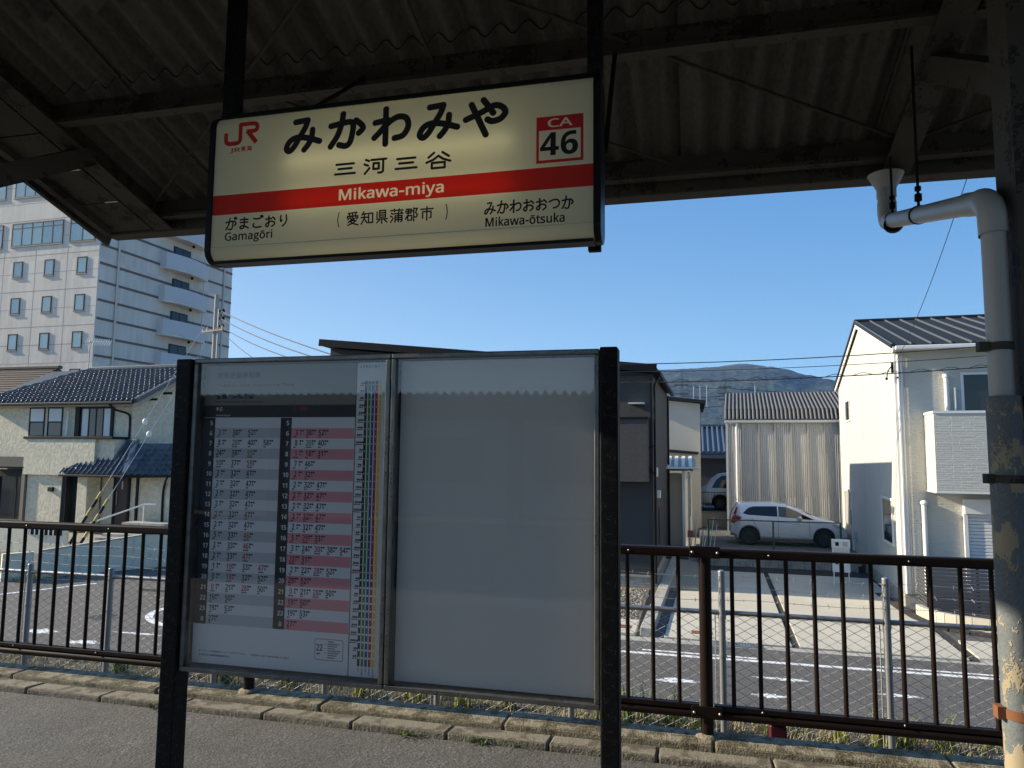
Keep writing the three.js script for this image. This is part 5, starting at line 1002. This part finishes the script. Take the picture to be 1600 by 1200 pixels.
  windowPart(h, 0.4, 2.25, 2.2, 3.62, 0, { panes: 4, glass: [MAT.windowPale, MAT.windowGlass, MAT.windowGlass, MAT.windowPale], fw: 0.08 });
  part('shutter_leaf', bx(0.12, 0.39, 2.2, 3.62, 0.001, 0.08), MAT.darkFrame, h); part('shutter_leaf', bx(2.26, 2.36, 2.2, 3.62, 0.001, 0.08), MAT.darkFrame, h);
  part('flue', cyl(V3(-0.25, 2.3, 0.12), V3(-0.25, 3.45, 0.12), 0.05, 8), MAT.whitePaint, h);
  part('down_pipe', [tube([V3(2.6, 3.72, 0.55), V3(2.75, 3.5, 0.45), V3(3.3, 3.25, 0.1), V3(3.35, 3.0, 0.08), V3(3.35, 2.0, 0.08)], 0.05, 8, 24)], MAT.darkFrame, h);
  // balcony
  const b = group('balcony', h);
  part('parapet', bx(-1.85, 2.3, 0.5, 2.12, 0.002, 0.9), MAT.stucco, b); part('coping', bx(-1.9, 3.3, 2.122, 2.24, 0.003, 0.95, 0.01), MAT.darkFrame, b);
  part('parapet_return', bx(2.301, 3.25, 1.2, 2.12, 0.004, 0.75), MAT.stucco, b);
  // ground floor: wide window under a small roof, tall window, wall
  { const w = group('window', h); part('shutter_box', bx(-4.5, -2.0, 0.35, 0.68, 0.001, 0.25), MAT.darkFrame, w); part('frame', [bx(-4.45, -4.3, -1.6, 0.348, 0.001, 0.12), bx(-2.15, -2.0, -1.6, 0.348, 0.001, 0.12), bx(-4.3, -2.15, -1.66, -1.6, 0.001, 0.1)], MAT.darkFrame, w); for (const i of [0, 1]) part('pane', bx(-4.3 + i * 1.08, -3.24 + i * 1.08, -1.6, 0.346, 0.01 + i * 0.02, 0.03 + i * 0.02), MAT.windowGlass, w); part('mullion', bx(-3.26, -3.2, -1.6, 0.346, 0.052, 0.07), MAT.darkFrame, w); }
  part('canopy_roof', bar(V3(-3.4, 0.8, 0.9), V3(-3.4, 1.25, 0.02), 3.2, 0.08), MAT.roofMetal, h);
  part('pillar', bx(-1.95, -1.75, -1.72, 0.5, 0.5, 0.85), M([0.2, 0.16, 0.12], 0.8), h);
  part('bay_wall', bx(-1.7, 0.35, -1.72, 0.499, 0.003, 0.75), MAT.stucco, h);
  part('wall_lamp', [bx(-0.35, -0.05, -0.25, -0.05, 0.751, 0.85, 0.02)], MAT.darkFrame, h); part('wall_lamp', [bx(2.5, 2.75, -0.3, -0.1, 0.1, 0.2, 0.02)], MAT.windowPale, h);
  { const w = group('window', h); part('frame', [bx(0.36, 0.6, -1.7, 0.48, 0.3, 0.72), bx(0.6, 1.45, -1.72, -1.62, 0.3, 0.5)], MAT.darkFrame, w); part('pane', bx(0.62, 1.45, -1.62, 0.48, 0.35, 0.4), MAT.windowGlass, w); }
  part('porch_pillar', bx(1.45, 2.0, -1.72, 0.5, 0.2, 0.9), MAT.stucco, h);
  part('porch_wall', bx(2.0, 6.4, -1.72, 0.5, -3.2, 0.1), MAT.stucco, h);
  { const d = group('door', h); part('leaf', bx(2.85, 3.55, -1.7, 0.4, 0.101, 0.16), MAT.wood, d); part('door_frame', [bx(2.75, 2.849, -1.7, 0.47, 0.101, 0.2), bx(3.551, 3.65, -1.7, 0.47, 0.101, 0.2)], MAT.darkFrame, d); part('handle', bx(2.95, 3.0, -0.8, -0.2, 0.161, 0.2), MAT.steel, d); part('glass_slot', bx(3.2, 3.26, -0.1, 0.25, 0.161, 0.166), MAT.windowPale, d); }
  part('side_frame', bx(4.0, 4.1, -1.7, 0.45, 0.101, 0.18), MAT.darkFrame, h);
  part('down_pipe', [tube([V3(6.35, 0.55, 0.9), V3(6.0, 0.35, 0.6), V3(5.6, 0.2, 0.2), V3(5.5, -0.1, 0.16), V3(5.5, -1.7, 0.16)], 0.05, 8, 24)], MAT.darkFrame, h);
  // hipped porch roof
  const pr = group('porch_roof', h);
  part('deck', [prism([[0.75, 0.55], [4.3, 0.55], [3.7, 1.95], [3.0, 1.95]], 0, 0.02).translate(0, 0, 0)].map((g) => { const p = g.attributes.position; for (let i = 0; i < p.count; i++) p.setZ(i, p.getZ(i) + 1.15 - (p.getY(i) - 0.55) * 0.8); g.computeVertexNormals(); return g; }), MAT.tile, pr);
  const pu = V3(0, 1.4, -1.12).normalize();
  tiledSlope(pr, V3(0.75, 0.58, 1.2), V3(1, 0, 0), pu, 13, 6, 0.28, 0.3, (x, d) => x > d * 1.28 - 0.1 && x < 3.55 - d * 0.3);
  part('side_slope', [quad(V3(4.3, 0.55, 1.15), V3(6.9, 0.62, -0.5), V3(6.9, 2.0, -3.0), V3(3.7, 1.95, 0.03)), quad(V3(6.9, 0.62, -0.5), V3(6.9, 0.62, -3.5), V3(6.9, 2.0, -3.0), V3(6.9, 2, -3.0))], MAT.tile, pr);
  tiledSlope(pr, V3(4.35, 0.58, 1.15), V3(2.6, 0.02, -1.65).normalize(), V3(-0.3, 1.35, -1.3).normalize(), 11, 6, 0.28, 0.3, (x, d) => true);
  part('hip_ridge', bar(V3(4.3, 0.66, 1.15), V3(3.7, 2.05, 0.03), 0.18, 0.14), M([0.3, 0.3, 0.29], 0.5), pr);
  part('hip_ridge', bar(V3(0.83, 0.66, 1.1), V3(3.0, 2.05, 0.03), 0.16, 0.12), MAT.tileB, pr);
  part('top_ridge', bx(2.9, 3.9, 1.98, 2.14, -0.02, 0.16, 0.04), MAT.tileB, pr);
  part('porch_gutter', [bx(0.7, 4.35, 0.46, 0.56, 1.16, 1.28, 0.03), bar(V3(4.35, 0.5, 1.22), V3(6.95, 0.55, -0.45), 0.1, 0.1)], MAT.darkFrame, pr);
  part('porch_soffit', bx(0.77, 4.25, 0.5, 0.53, 0.15, 1.14), M([0.5, 0.46, 0.36], 0.8), pr);
}
{ // garden walls, steps and rails before it
  const w = thing('garden_wall', 'cream rendered garden wall with a raised terrace before the stucco house', 'wall', [-28, 0, -24.5]);
  const cream = surface(0.9, 2.6, (i) => { const k = 0.78 + 0.1 * (N1[i] - 0.5) - 0.12 * sst(0.58, 0.72, N2[i]); return [k * 1.1, k, k * 0.74]; });
  part('terrace_wall', prism([[-8, -2.1], [2.9, -2.1], [2.9, -1.55], [1.5, -1.57], [-8, -1.75]].map(([x, y]) => [x, y + 0.02]), 0, 0.25), cream, w);
  part('terrace_parapet', bx(-8, 1.6, -1.72, -1.35, 0.02, 0.2), cream, w);
  const g = thing('ramp_wall', 'long low cream wall rising along the lane to the porch', 'wall', [-18.05, 0, -17.2], 57 * RAD);
  part('wall_run', prism([[0, -2.2], [6.5, -2.2], [6.5, -0.62], [0, -1.25]], -0.16, 0), cream, g);
  part('wall_cap', bar(V3(0, -1.235, -0.08), V3(6.5, -0.605, -0.08), 0.2, 0.03), MAT.concrete, g);
  part('return_wall', bx(-0.9, -0.16, -2.2, -1.25, -0.155, 0.0), cream, g);
  const q = thing('corner_wall', 'cream wall with dark louvred vents left of the ramp wall', 'wall', [-24.5, 0, -21.2]);
  part('wall_run', bx(-6, 3.2, -2.2, -1.0, -0.2, 0), cream, q);
  part('vent_grille', bx(1.7, 3.1, -1.35, -1.08, 0.001, 0.03), MAT.darkFrame, q);
  for (let i = 0; i < 7; i++) part('grille_bar', bx(1.75 + i * 0.2, 1.79 + i * 0.2, -1.35, -1.08, 0.031, 0.05), MAT.whitePaint, q);
  const gt = group('gate', q); part('gate_panel', bx(-2.6, -0.7, -2.0, -0.9, 0.002, 0.03), MAT.black, gt); for (let i = 0; i < 8; i++) part('gate_bar', bx(-2.6 + i * 0.26, -2.57 + i * 0.26, -2.0, -0.85, 0.031, 0.06), MAT.galv, gt);
  const s = thing('porch_steps', 'grey steps with a white handrail leading to the porch', 'steps', [-23.6, -2, -25]);
  for (let i = 0; i < 5; i++) part('step', bx(0, 2.2, 0, 0.1 + i * 0.12, -0.35 * (i + 1) - 0.4, -0.35 * i), MAT.concrete, s);
  part('handrail', [cyl(V3(-0.5, 0.55, 0.2), V3(0.9, 1.35, -1.6), 0.03, 8), cyl(V3(0.9, 1.35, -1.6), V3(1.4, 1.35, -1.7), 0.03, 8), cyl(V3(-0.3, 0, 0.1), V3(-0.3, 0.66, 0), 0.025, 8), cyl(V3(0.9, 0.3, -1.6), V3(0.9, 1.35, -1.6), 0.025, 8)], MAT.whitePaint, s);
}
{ // brown roofed house further left
  const h = thing('brown_roof_house', 'house with weathered brown tile roof at the foot of the hotel', 'house', [-58.5, -0.3, -42]);
  part('wall', bx(-2, 10, -2, 5.6, -8, 0), M([0.5, 0.47, 0.4], 0.9), h);
  const rf = group('roof', h); part('deck', [bar(V3(4, 5.6, 0.8), V3(4, 8.2, -4), 13.4, 0.1), bar(V3(4, 5.6, -8.8), V3(4, 8.2, -4), 13.4, 0.1)], MAT.brownTile, rf);
  for (let j = 0; j < 12; j++) part('tile_course', bx(-2.7, 10.7, 5.64 + j * 0.217, 5.72 + j * 0.217, 0.45 - j * 0.4, 0.85 - j * 0.4), MAT.brownTile, rf);
  part('ridge', bx(-2.7, 10.9, 8.2, 8.45, -4.2, -3.8, 0.06), MAT.brownTile, rf);
}

// ------------------------------------------------------------------ poles and wires
function pole(label, pos, h, o = {}) {
  const t = thing('utility_pole', label, 'utility pole', pos, o.turn ?? 0, 'utility poles beyond the houses');
  part('shaft', cyl(V3(0, 0, 0), V3(0, h, 0), 0.17, 14, 0.12), M([0.36, 0.34, 0.3], 0.85), t);
  for (const y of o.arms ?? [h - 1.2]) { const aw = o.aw ?? 1; part('crossarm', bx(-aw, aw, y - 0.05, y + 0.05, 0.13, 0.22), M([0.16, 0.13, 0.11], 0.7), t); for (const x of [-0.92 * aw, -0.5 * aw, 0.5 * aw, 0.92 * aw]) part('insulator', cyl(V3(x, y + 0.05, 0.17), V3(x, y + 0.24, 0.17), 0.05, 8, 0.03), M([0.35, 0.33, 0.3], 0.5), t); }
  for (const y of o.racks ?? []) part('rack', [bx(0.16, 0.5, y - 0.05, y + 0.05, -0.03, 0.03), new THREE.SphereGeometry(0.1, 8, 6).translate(0.55, y, 0)], MAT.black, t);
  if (o.riser) part('riser_pipe', cyl(V3(0.28, h - 5, 0.05), V3(0.28, h - 0.8, 0.05), 0.05, 8), MAT.galv, t);
  return t;
}
pole('concrete utility pole with crossarm beside the hotel', [-24.35, -2, -33], 11.9, { arms: [9.95], aw: 0.85, racks: [11.0, 10.6, 10.2], riser: true, turn: -0.3 });
pole('concrete utility pole rising behind the narrow pale house', [-0.7, -2, -60], 10.4, { arms: [9.3, 8.6], aw: 0.55 });
pole('concrete utility pole standing left of the shed roof', [2.67, -2, -60], 9.5, { arms: [9.1, 8.6, 8.1], aw: 0.5 });
{
  const a = thing('tv_antenna', 'thin rooftop antenna of three upright rods above the pale house', 'antenna', [0.35, 3.2, -38]);
  for (const x of [-0.2, 0.12, 0.45]) part('rod', cyl(V3(x, x === 0.12 ? 0 : 0.8, 0), V3(x, 2.0, 0), 0.018, 6), MAT.galv, a);
  part('boom', cyl(V3(-0.2, 1.0, 0), V3(0.45, 1.0, 0), 0.012, 5), MAT.galv, a);
  const b = thing('tv_antenna', 'small yagi antenna standing above the shed roof', 'antenna', [4.3, 3.6, -52]);
  part('mast', cyl(V3(0, 0, 0), V3(0, 3.1, 0), 0.03, 6), MAT.galv, b); part('boom', cyl(V3(-0.6, 3.0, 0), V3(0.6, 3.1, 0), 0.03, 6), MAT.galv, b);
  for (let i = 0; i < 8; i++) part('element', cyl(V3(-0.55 + i * 0.15, 2.85, -0.3), V3(-0.55 + i * 0.15, 3.25, 0.3), 0.015, 5), MAT.galv, b);
  const c = thing('tv_antenna', 'comb shaped antenna on a mast in front of the hotel', 'antenna', [-36.2, 4.5, -37]);
  part('mast', cyl(V3(0, 0, 0), V3(0, 3.9, 0), 0.03, 6), MAT.galv, c); part('boom', cyl(V3(-0.3, 3.85, 0), V3(1.6, 3.75, 0), 0.025, 6), MAT.galv, c);
  for (let i = 0; i < 11; i++) part('element', cyl(V3(-0.28 + i * 0.18, 3.62 - 0.01 * i, 0.1), V3(-0.28 + i * 0.18, 4.05 - 0.01 * i, -0.1), 0.018, 5), MAT.whitePaint, c);
}
const wires = (list, label, grp) => list.forEach(([a, b, d, r], i) => single('overhead_wire', sag(a, b, d, r), MAT.cable, Array.isArray(label) ? label[i] : label, 'wire', grp));
wires([[V3(-24.0, 9.0, -32.9), V3(-9.6, 4.3, -20.2), 0.15, 0.022], [V3(-24.0, 8.6, -32.9), V3(-10.0, 4.2, -20.2), 0.2, 0.022], [V3(-24.0, 8.2, -32.9), V3(-10.4, 4.1, -20.2), 0.25, 0.02], [V3(-23.6, 7.7, -32.8), V3(-10.8, 3.6, -20.2), 0.4, 0.018]], ['topmost','second','third','lowest'].map((q) => q + ' wire running down from the pole by the hotel to the charcoal house'), 'wires from the pole by the hotel');
wires([[V3(-6, 4.25, -20.0), V3(14, 4.95, -18.5), 0.45, 0.013], [V3(-6, 4.05, -20.0), V3(14, 4.7, -18.5), 0.45, 0.009]], ['upper wire crossing in front of the roof of the white house', 'middle wire above the spiral cable before the white house'], 'wires before the white house');
{
  const a = V3(-6, 3.75, -20.0), b = V3(14, 4.45, -18.5), g = [sag(a, b, 0.45, 0.014)], p = [];
  for (let i = 0; i <= 480; i++) { const t = i / 480, w = i * 0.42; p.push(V3(a.x + (b.x - a.x) * t, a.y + (b.y - a.y) * t - 0.45 * 4 * t * (1 - t) + 0.03 + 0.032 * Math.sin(w), a.z + (b.z - a.z) * t + 0.032 * Math.cos(w))); }
  g.push(new THREE.TubeGeometry(new THREE.CatmullRomCurve3(p), 960, 0.008, 4, false));
  single('spiral_cable', g, MAT.cable, 'cable wound with a spiral hanger wire before the white house', 'cable');
}
wires([[V3(-0.6, 7.3, -59.8), V3(2.6, 7.0, -59.8), 0.1, 0.02], [V3(-0.6, 6.4, -59.8), V3(2.6, 6.4, -59.8), 0.1, 0.02], [V3(2.7, 7.0, -59.8), V3(30, 6.6, -62), 0.5, 0.02], [V3(2.7, 6.4, -59.8), V3(30, 6.1, -62), 0.5, 0.02], [V3(-20, 6.6, -60), V3(-0.8, 7.3, -60), 0.4, 0.02], [V3(-20, 5.4, -60), V3(2.6, 5.6, -60), 0.4, 0.025]], 'far wire strung between the poles before the mountain', 'far wires between poles');
wires([[V3(4.9, 3.95, -19.5), V3(3.3, 6.2, -8.0), 0.35, 0.006]], 'slack service wire rising from the corner of the white house past the eave', undefined);
{ // guy wires with guards
  for (const [x, z, y, label] of [[-18.35, -18.3, 8.2, 'steel guy wire with a yellow and black guard, lower of the pair'], [-18.9, -18.5, 9.4, 'steel guy wire with a yellow and black guard, upper of the pair']]) {
    const t = thing('guy_wire', label, 'guy wire'), a = V3(x, -2, z), b = V3(-24.2, y, -32.9), d = b.clone().sub(a);
    const at = (s) => a.clone().addScaledVector(d, s);
    part('strand', cyl(a, b, 0.012, 6), MAT.galv, t);
    for (let i = 0; i < 6; i++) part('guard_band', cyl(at(0.06 + i * 0.022), at(0.06 + (i + 0.98) * 0.022), 0.05, 10), i % 2 ? M([0.36, 0.26, 0.07], 0.7) : MAT.black, t);
    part('insulator', new THREE.SphereGeometry(0.1, 10, 8).scale(1, 1.3, 1).translate(...at(0.42).toArray()), MAT.whitePaint, t);
  }
}

// ------------------------------------------------------------------ across the tracks (mirrored in the glass of the board)
{
  const c = thing('opposite_canopy', 'corrugated platform canopy across the tracks', 'canopy', [0, 0, 9.4]);
  const pos = [], idx = [], X0 = -40, X1 = 24, p = 0.2, n = Math.round((X1 - X0) / p * 2);
  for (let i = 0; i <= n; i++) { const x = X0 + i * p / 2, w = (i % 2) * 0.13; pos.push(x, 2.84 + w, 0, x, 2.45 + w, 2.6); }
  for (let i = 0; i < n; i++) idx.push(i * 2, i * 2 + 2, i * 2 + 3, i * 2, i * 2 + 3, i * 2 + 1);
  const g = new THREE.BufferGeometry(); g.setAttribute('position', new THREE.Float32BufferAttribute(pos, 3)); g.setIndex(idx); g.setAttribute('uv', new THREE.Float32BufferAttribute(new Float32Array(pos.length / 3 * 2), 2)); const gg = g.toNonIndexed(); gg.computeVertexNormals();
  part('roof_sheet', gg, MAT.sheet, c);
  part('eave_beam', bx(X0, X1, 2.66, 2.78, 0.3, 0.4), MAT.beamPaint, c);
  for (let x = -34; x < 20; x += 6) { part('column', bx(x, x + 0.3, 0.002, 2.6, 1.2, 1.5), MAT.beamPaint, c); part('brace', bar(V3(x + 0.15, 2.2, 1.3), V3(x + 0.15, 2.7, 0.3), 0.1, 0.1), MAT.beamPaint, c); }
  const b = thing('station_building', 'plain grey station building across the tracks', 'building', [0, 0, 13.3]);
  part('wall', bx(-40, 24, 0.002, 2.55, 0, 0.4), M([0.3, 0.3, 0.29], 0.9), b); part('roof', bx(-40, 24, 2.552, 2.7, -0.3, 5), MAT.roofMetal, b);
  for (let x = -36; x < 20; x += 3.2) { const w = group('window', b); part('frame', bx(x, x + 1.9, 0.8, 2.1, -0.05, -0.002), M([0.25, 0.25, 0.24], 0.6), w); part('pane', bx(x + 0.08, x + 1.82, 0.88, 2.02, -0.07, -0.051), MAT.windowGlass, w); }
  const r = thing('railway_track', 'pair of steel rails on sleepers between the platforms', 'track', [0, -1.1, 4.4]);
  for (const z of [0, 1.07]) part('rail', bx(-50, 30, 0.12, 0.26, z - 0.03, z + 0.03), MAT.steel, r);
  part('sleepers', Array.from({ length: 110 }, (_, i) => bx(-50 + i * 0.72, -49.78 + i * 0.72, 0.002, 0.119, -0.45, 1.5)), MAT.concrete, r);
}

// ------------------------------------------------------------------ mountain
{
  const prof = [[-2600, 150], [-1500, 210], [-800, 250], [-254, 297], [-168, 301], [-82, 300], [3, 303], [68, 306], [154, 312], [200, 309], [239, 300], [324, 268], [410, 244], [495, 233], [688, 226], [1100, 190], [2600, 120]];
  const nx = 220, nz = 50, pos = [], idx = [], uv = [], ridge = (x) => { for (let i = 1; i < prof.length; i++) if (x <= prof[i][0]) { const t = (x - prof[i - 1][0]) / (prof[i][0] - prof[i - 1][0]); return prof[i - 1][1] + (prof[i][1] - prof[i - 1][1]) * t; } return 100; };
  const ns = (x, z) => { const a = (((x * 0.35) | 0) + 51200) % 512, b = (((z * 0.35) | 0) + 51200) % 512; return N1[b * 512 + a] - 0.5; }, nf = (x, z) => { const a = (((x * 1.3) | 0) + 51200) % 512, b = (((z * 1.3) | 0) + 51200) % 512; return N2[b * 512 + a] - 0.5; };
  for (let j = 0; j <= nz; j++) for (let i = 0; i <= nx; i++) {
    const u = i / nx, x = -2600 + 5200 * (u < 0.5 ? 0.5 - 0.5 * Math.pow(1 - 2 * u, 1.8) : 0.5 + 0.5 * Math.pow(2 * u - 1, 1.8)) + 200 * (1 - Math.abs(2 * u - 1)), t = j / nz, z = -1500 - 1900 * t;
    const s = t < 0.58 ? Math.sin(t / 0.58 * Math.PI / 2) ** 1.25 : 1 - (t - 0.58) * 0.8;
    const y = (ridge(x) + 2) * s * (z / -2600 < 1 ? 1 : 1) + (ns(x, z) * 75 + nf(x, z) * 14) * (t < 0.55 ? Math.min(1, t * 4) * (1 - 0.75 * (t / 0.55) ** 4) : 0.25) - 2;
    pos.push(x, y, z); uv.push(x, z);
  }
  for (let j = 0; j < nz; j++) for (let i = 0; i < nx; i++) { const a = j * (nx + 1) + i, b = a + nx + 1; idx.push(a, a + 1, b + 1, a, b + 1, b); }
  const g = new THREE.BufferGeometry(); g.setAttribute('position', new THREE.Float32BufferAttribute(pos, 3)); g.setAttribute('uv', new THREE.Float32BufferAttribute(uv, 2)); g.setIndex(idx); g.computeVertexNormals();
  scene.fog = new THREE.FogExp2(new THREE.Color().setRGB(0.1, 0.36, 0.95), 0.00008);
  const m = new THREE.Mesh(g, surface(1, 1100, (i) => { const k = 0.045 + 0.1 * (N3[i] - 0.5) + 0.07 * (N2[i] - 0.5); return [k * 0.75, k, k * 0.6]; })); m.name = 'mountain'; m.castShadow = m.receiveShadow = true; m.userData = { kind: 'structure', label: 'wooded mountain ridge', category: 'mountain' }; scene.add(m);
}

{ const t = thing('manhole_cover', 'round iron manhole cover in the road below the stucco house', 'manhole', [-12.6, -1.999, -13.7]); part('rim', new THREE.RingGeometry(0.3, 0.36, 32).rotateX(-Math.PI / 2).translate(0, 0.004, 0), M([0.16, 0.155, 0.15], 0.7), t); part('lid', new THREE.CylinderGeometry(0.295, 0.295, 0.008, 32).translate(0, 0.002, 0), M([0.05, 0.048, 0.046], 0.6), t); for (let i = 0; i < 12; i++) { const q = i / 12 * 6.283; part('lid_stud', bx(-0.02, 0.02, 0.006, 0.01, -0.02, 0.02).translate(Math.cos(q) * 0.2, 0, Math.sin(q) * 0.2), M([0.09, 0.088, 0.085], 0.5), t); } }
// ------------------------------------------------------------------ weeds
{
  const leaf = [M([0.12, 0.17, 0.03], 0.8), M([0.26, 0.27, 0.055], 0.8), M([0.34, 0.29, 0.13], 0.85)];
  for (const m of leaf) m.side = THREE.DoubleSide;
  function blades(n, h, spread, w) {
    const pos = [], idx = [];
    for (let i = 0; i < n; i++) {
      const a = rr(0, 6.283), bx0 = rr(-1, 1) * spread * 0.4, bz0 = rr(-1, 1) * spread * 0.4, hh = h * rr(0.45, 1), lean = rr(0.1, 1) * spread, s = [Math.cos(a + 1.57) * w, Math.sin(a + 1.57) * w], o = pos.length / 3;
      for (let k = 0; k <= 3; k++) { const t = k / 3, x = bx0 + Math.cos(a) * lean * t * t, z = bz0 + Math.sin(a) * lean * t * t, y = hh * (t - 0.25 * t * t * t), q = 1 - t; pos.push(x - s[0] * q, y, z - s[1] * q, x + s[0] * q, y, z + s[1] * q); if (k) idx.push(o + k * 2 - 2, o + k * 2 - 1, o + k * 2 + 1, o + k * 2 - 2, o + k * 2 + 1, o + k * 2); }
    }
    const g = new THREE.BufferGeometry(); g.setAttribute('position', new THREE.Float32BufferAttribute(pos, 3)); g.setAttribute('uv', new THREE.Float32BufferAttribute(new Float32Array(pos.length / 3 * 2), 2)); g.setIndex(idx); g.computeVertexNormals(); return g;
  }
  seedV = 321;
  const tuft = (x, y, z, h, s, m, label, grp, n = 44) => { const t = single('weed_tuft', blades(n, h, s, 0.006), leaf[m], label, 'weed', grp); t.position.set(x, y, z); };
  for (const [x, z, h] of [[-4.75, -5.42, 0.16], [-4.2, -5.5, 0.12], [-3.75, -5.4, 0.28], [-3.2, -5.5, 0.17], [-2.55, -5.45, 0.2], [-2.1, -5.5, 0.22], [-1.7, -5.42, 0.2], [-1.35, -5.5, 0.12], [-0.62, -5.4, 0.26], [-0.4, -5.45, 0.3], [-0.15, -5.5, 0.25], [0.05, -5.38, 0.22], [0.5, -5.5, 0.15], [0.95, -5.45, 0.15], [1.2, -5.42, 0.24], [1.35, -5.45, 0.2], [1.6, -5.5, 0.2]]) tuft(x, -0.262, z, h * 1.55, h * 0.8, rnd() < 0.5 ? 0 : 1, 'yellow green weed tuft growing at the foot of the chain link fence', 'weeds along the chain link fence');
  for (const [x, z, s] of [[-1.62, -4.17, 0.14], [-3.35, -4.16, 0.12], [-1.2, -4.16, 0.1], [-4.6, -4.3, 0.09], [-0.98, -4.17, 0.07]]) tuft(x, 0.005, z, 0.05, s, 0, 'low green weed growing in the joint between asphalt and kerb stones', 'weeds in the kerb joint', 40);
  { // ragged dry grass along the verge and by the garden wall
    const g = blades(9, 0.13, 0.09, 0.004);
    for (const [name, label, n, place] of [['dry_grass', 'dry grass scattered over the verge below the fence', 1100, () => [rr(-7, 3), -0.262, rr(-5.72, -5.3)]], ['roadside_grass', 'ragged grass along the foot of the garden wall', 900, () => { const t = rnd(); return [-30 + 12.3 * t, -2.0, -15.4 - 1.6 * t + rr(-0.9, 0.5)]; }]]) {
      const im = new THREE.InstancedMesh(g, name === 'dry_grass' ? leaf[2] : leaf[1], n), o = new THREE.Object3D();
      for (let i = 0; i < n; i++) { o.position.set(...place()); o.rotation.y = rr(0, 6); const k = name === 'dry_grass' ? rr(0.4, 1.1) : rr(1, 2.6); o.scale.set(k, k * rr(0.6, 1.2), k); o.updateMatrix(); im.setMatrixAt(i, o.matrix); }
      im.name = name; im.userData = { kind: 'stuff', label, category: 'grass' }; im.castShadow = im.receiveShadow = true; scene.add(im);
    }
  }
}
{
  const t = thing('red_box', 'small dark red plastic box lying behind the railing foot', 'box', [0.5, -0.262, -4.98]);
  part('body', bx(-0.05, 0.05, 0, 0.25, -0.05, 0.05, 0.012), M([0.07, 0.006, 0.012], 0.5), t); part('lid', bx(-0.055, 0.055, 0.252, 0.265, -0.055, 0.055, 0.006), M([0.09, 0.01, 0.018], 0.5), t);
}
renderer.render(scene, camera);
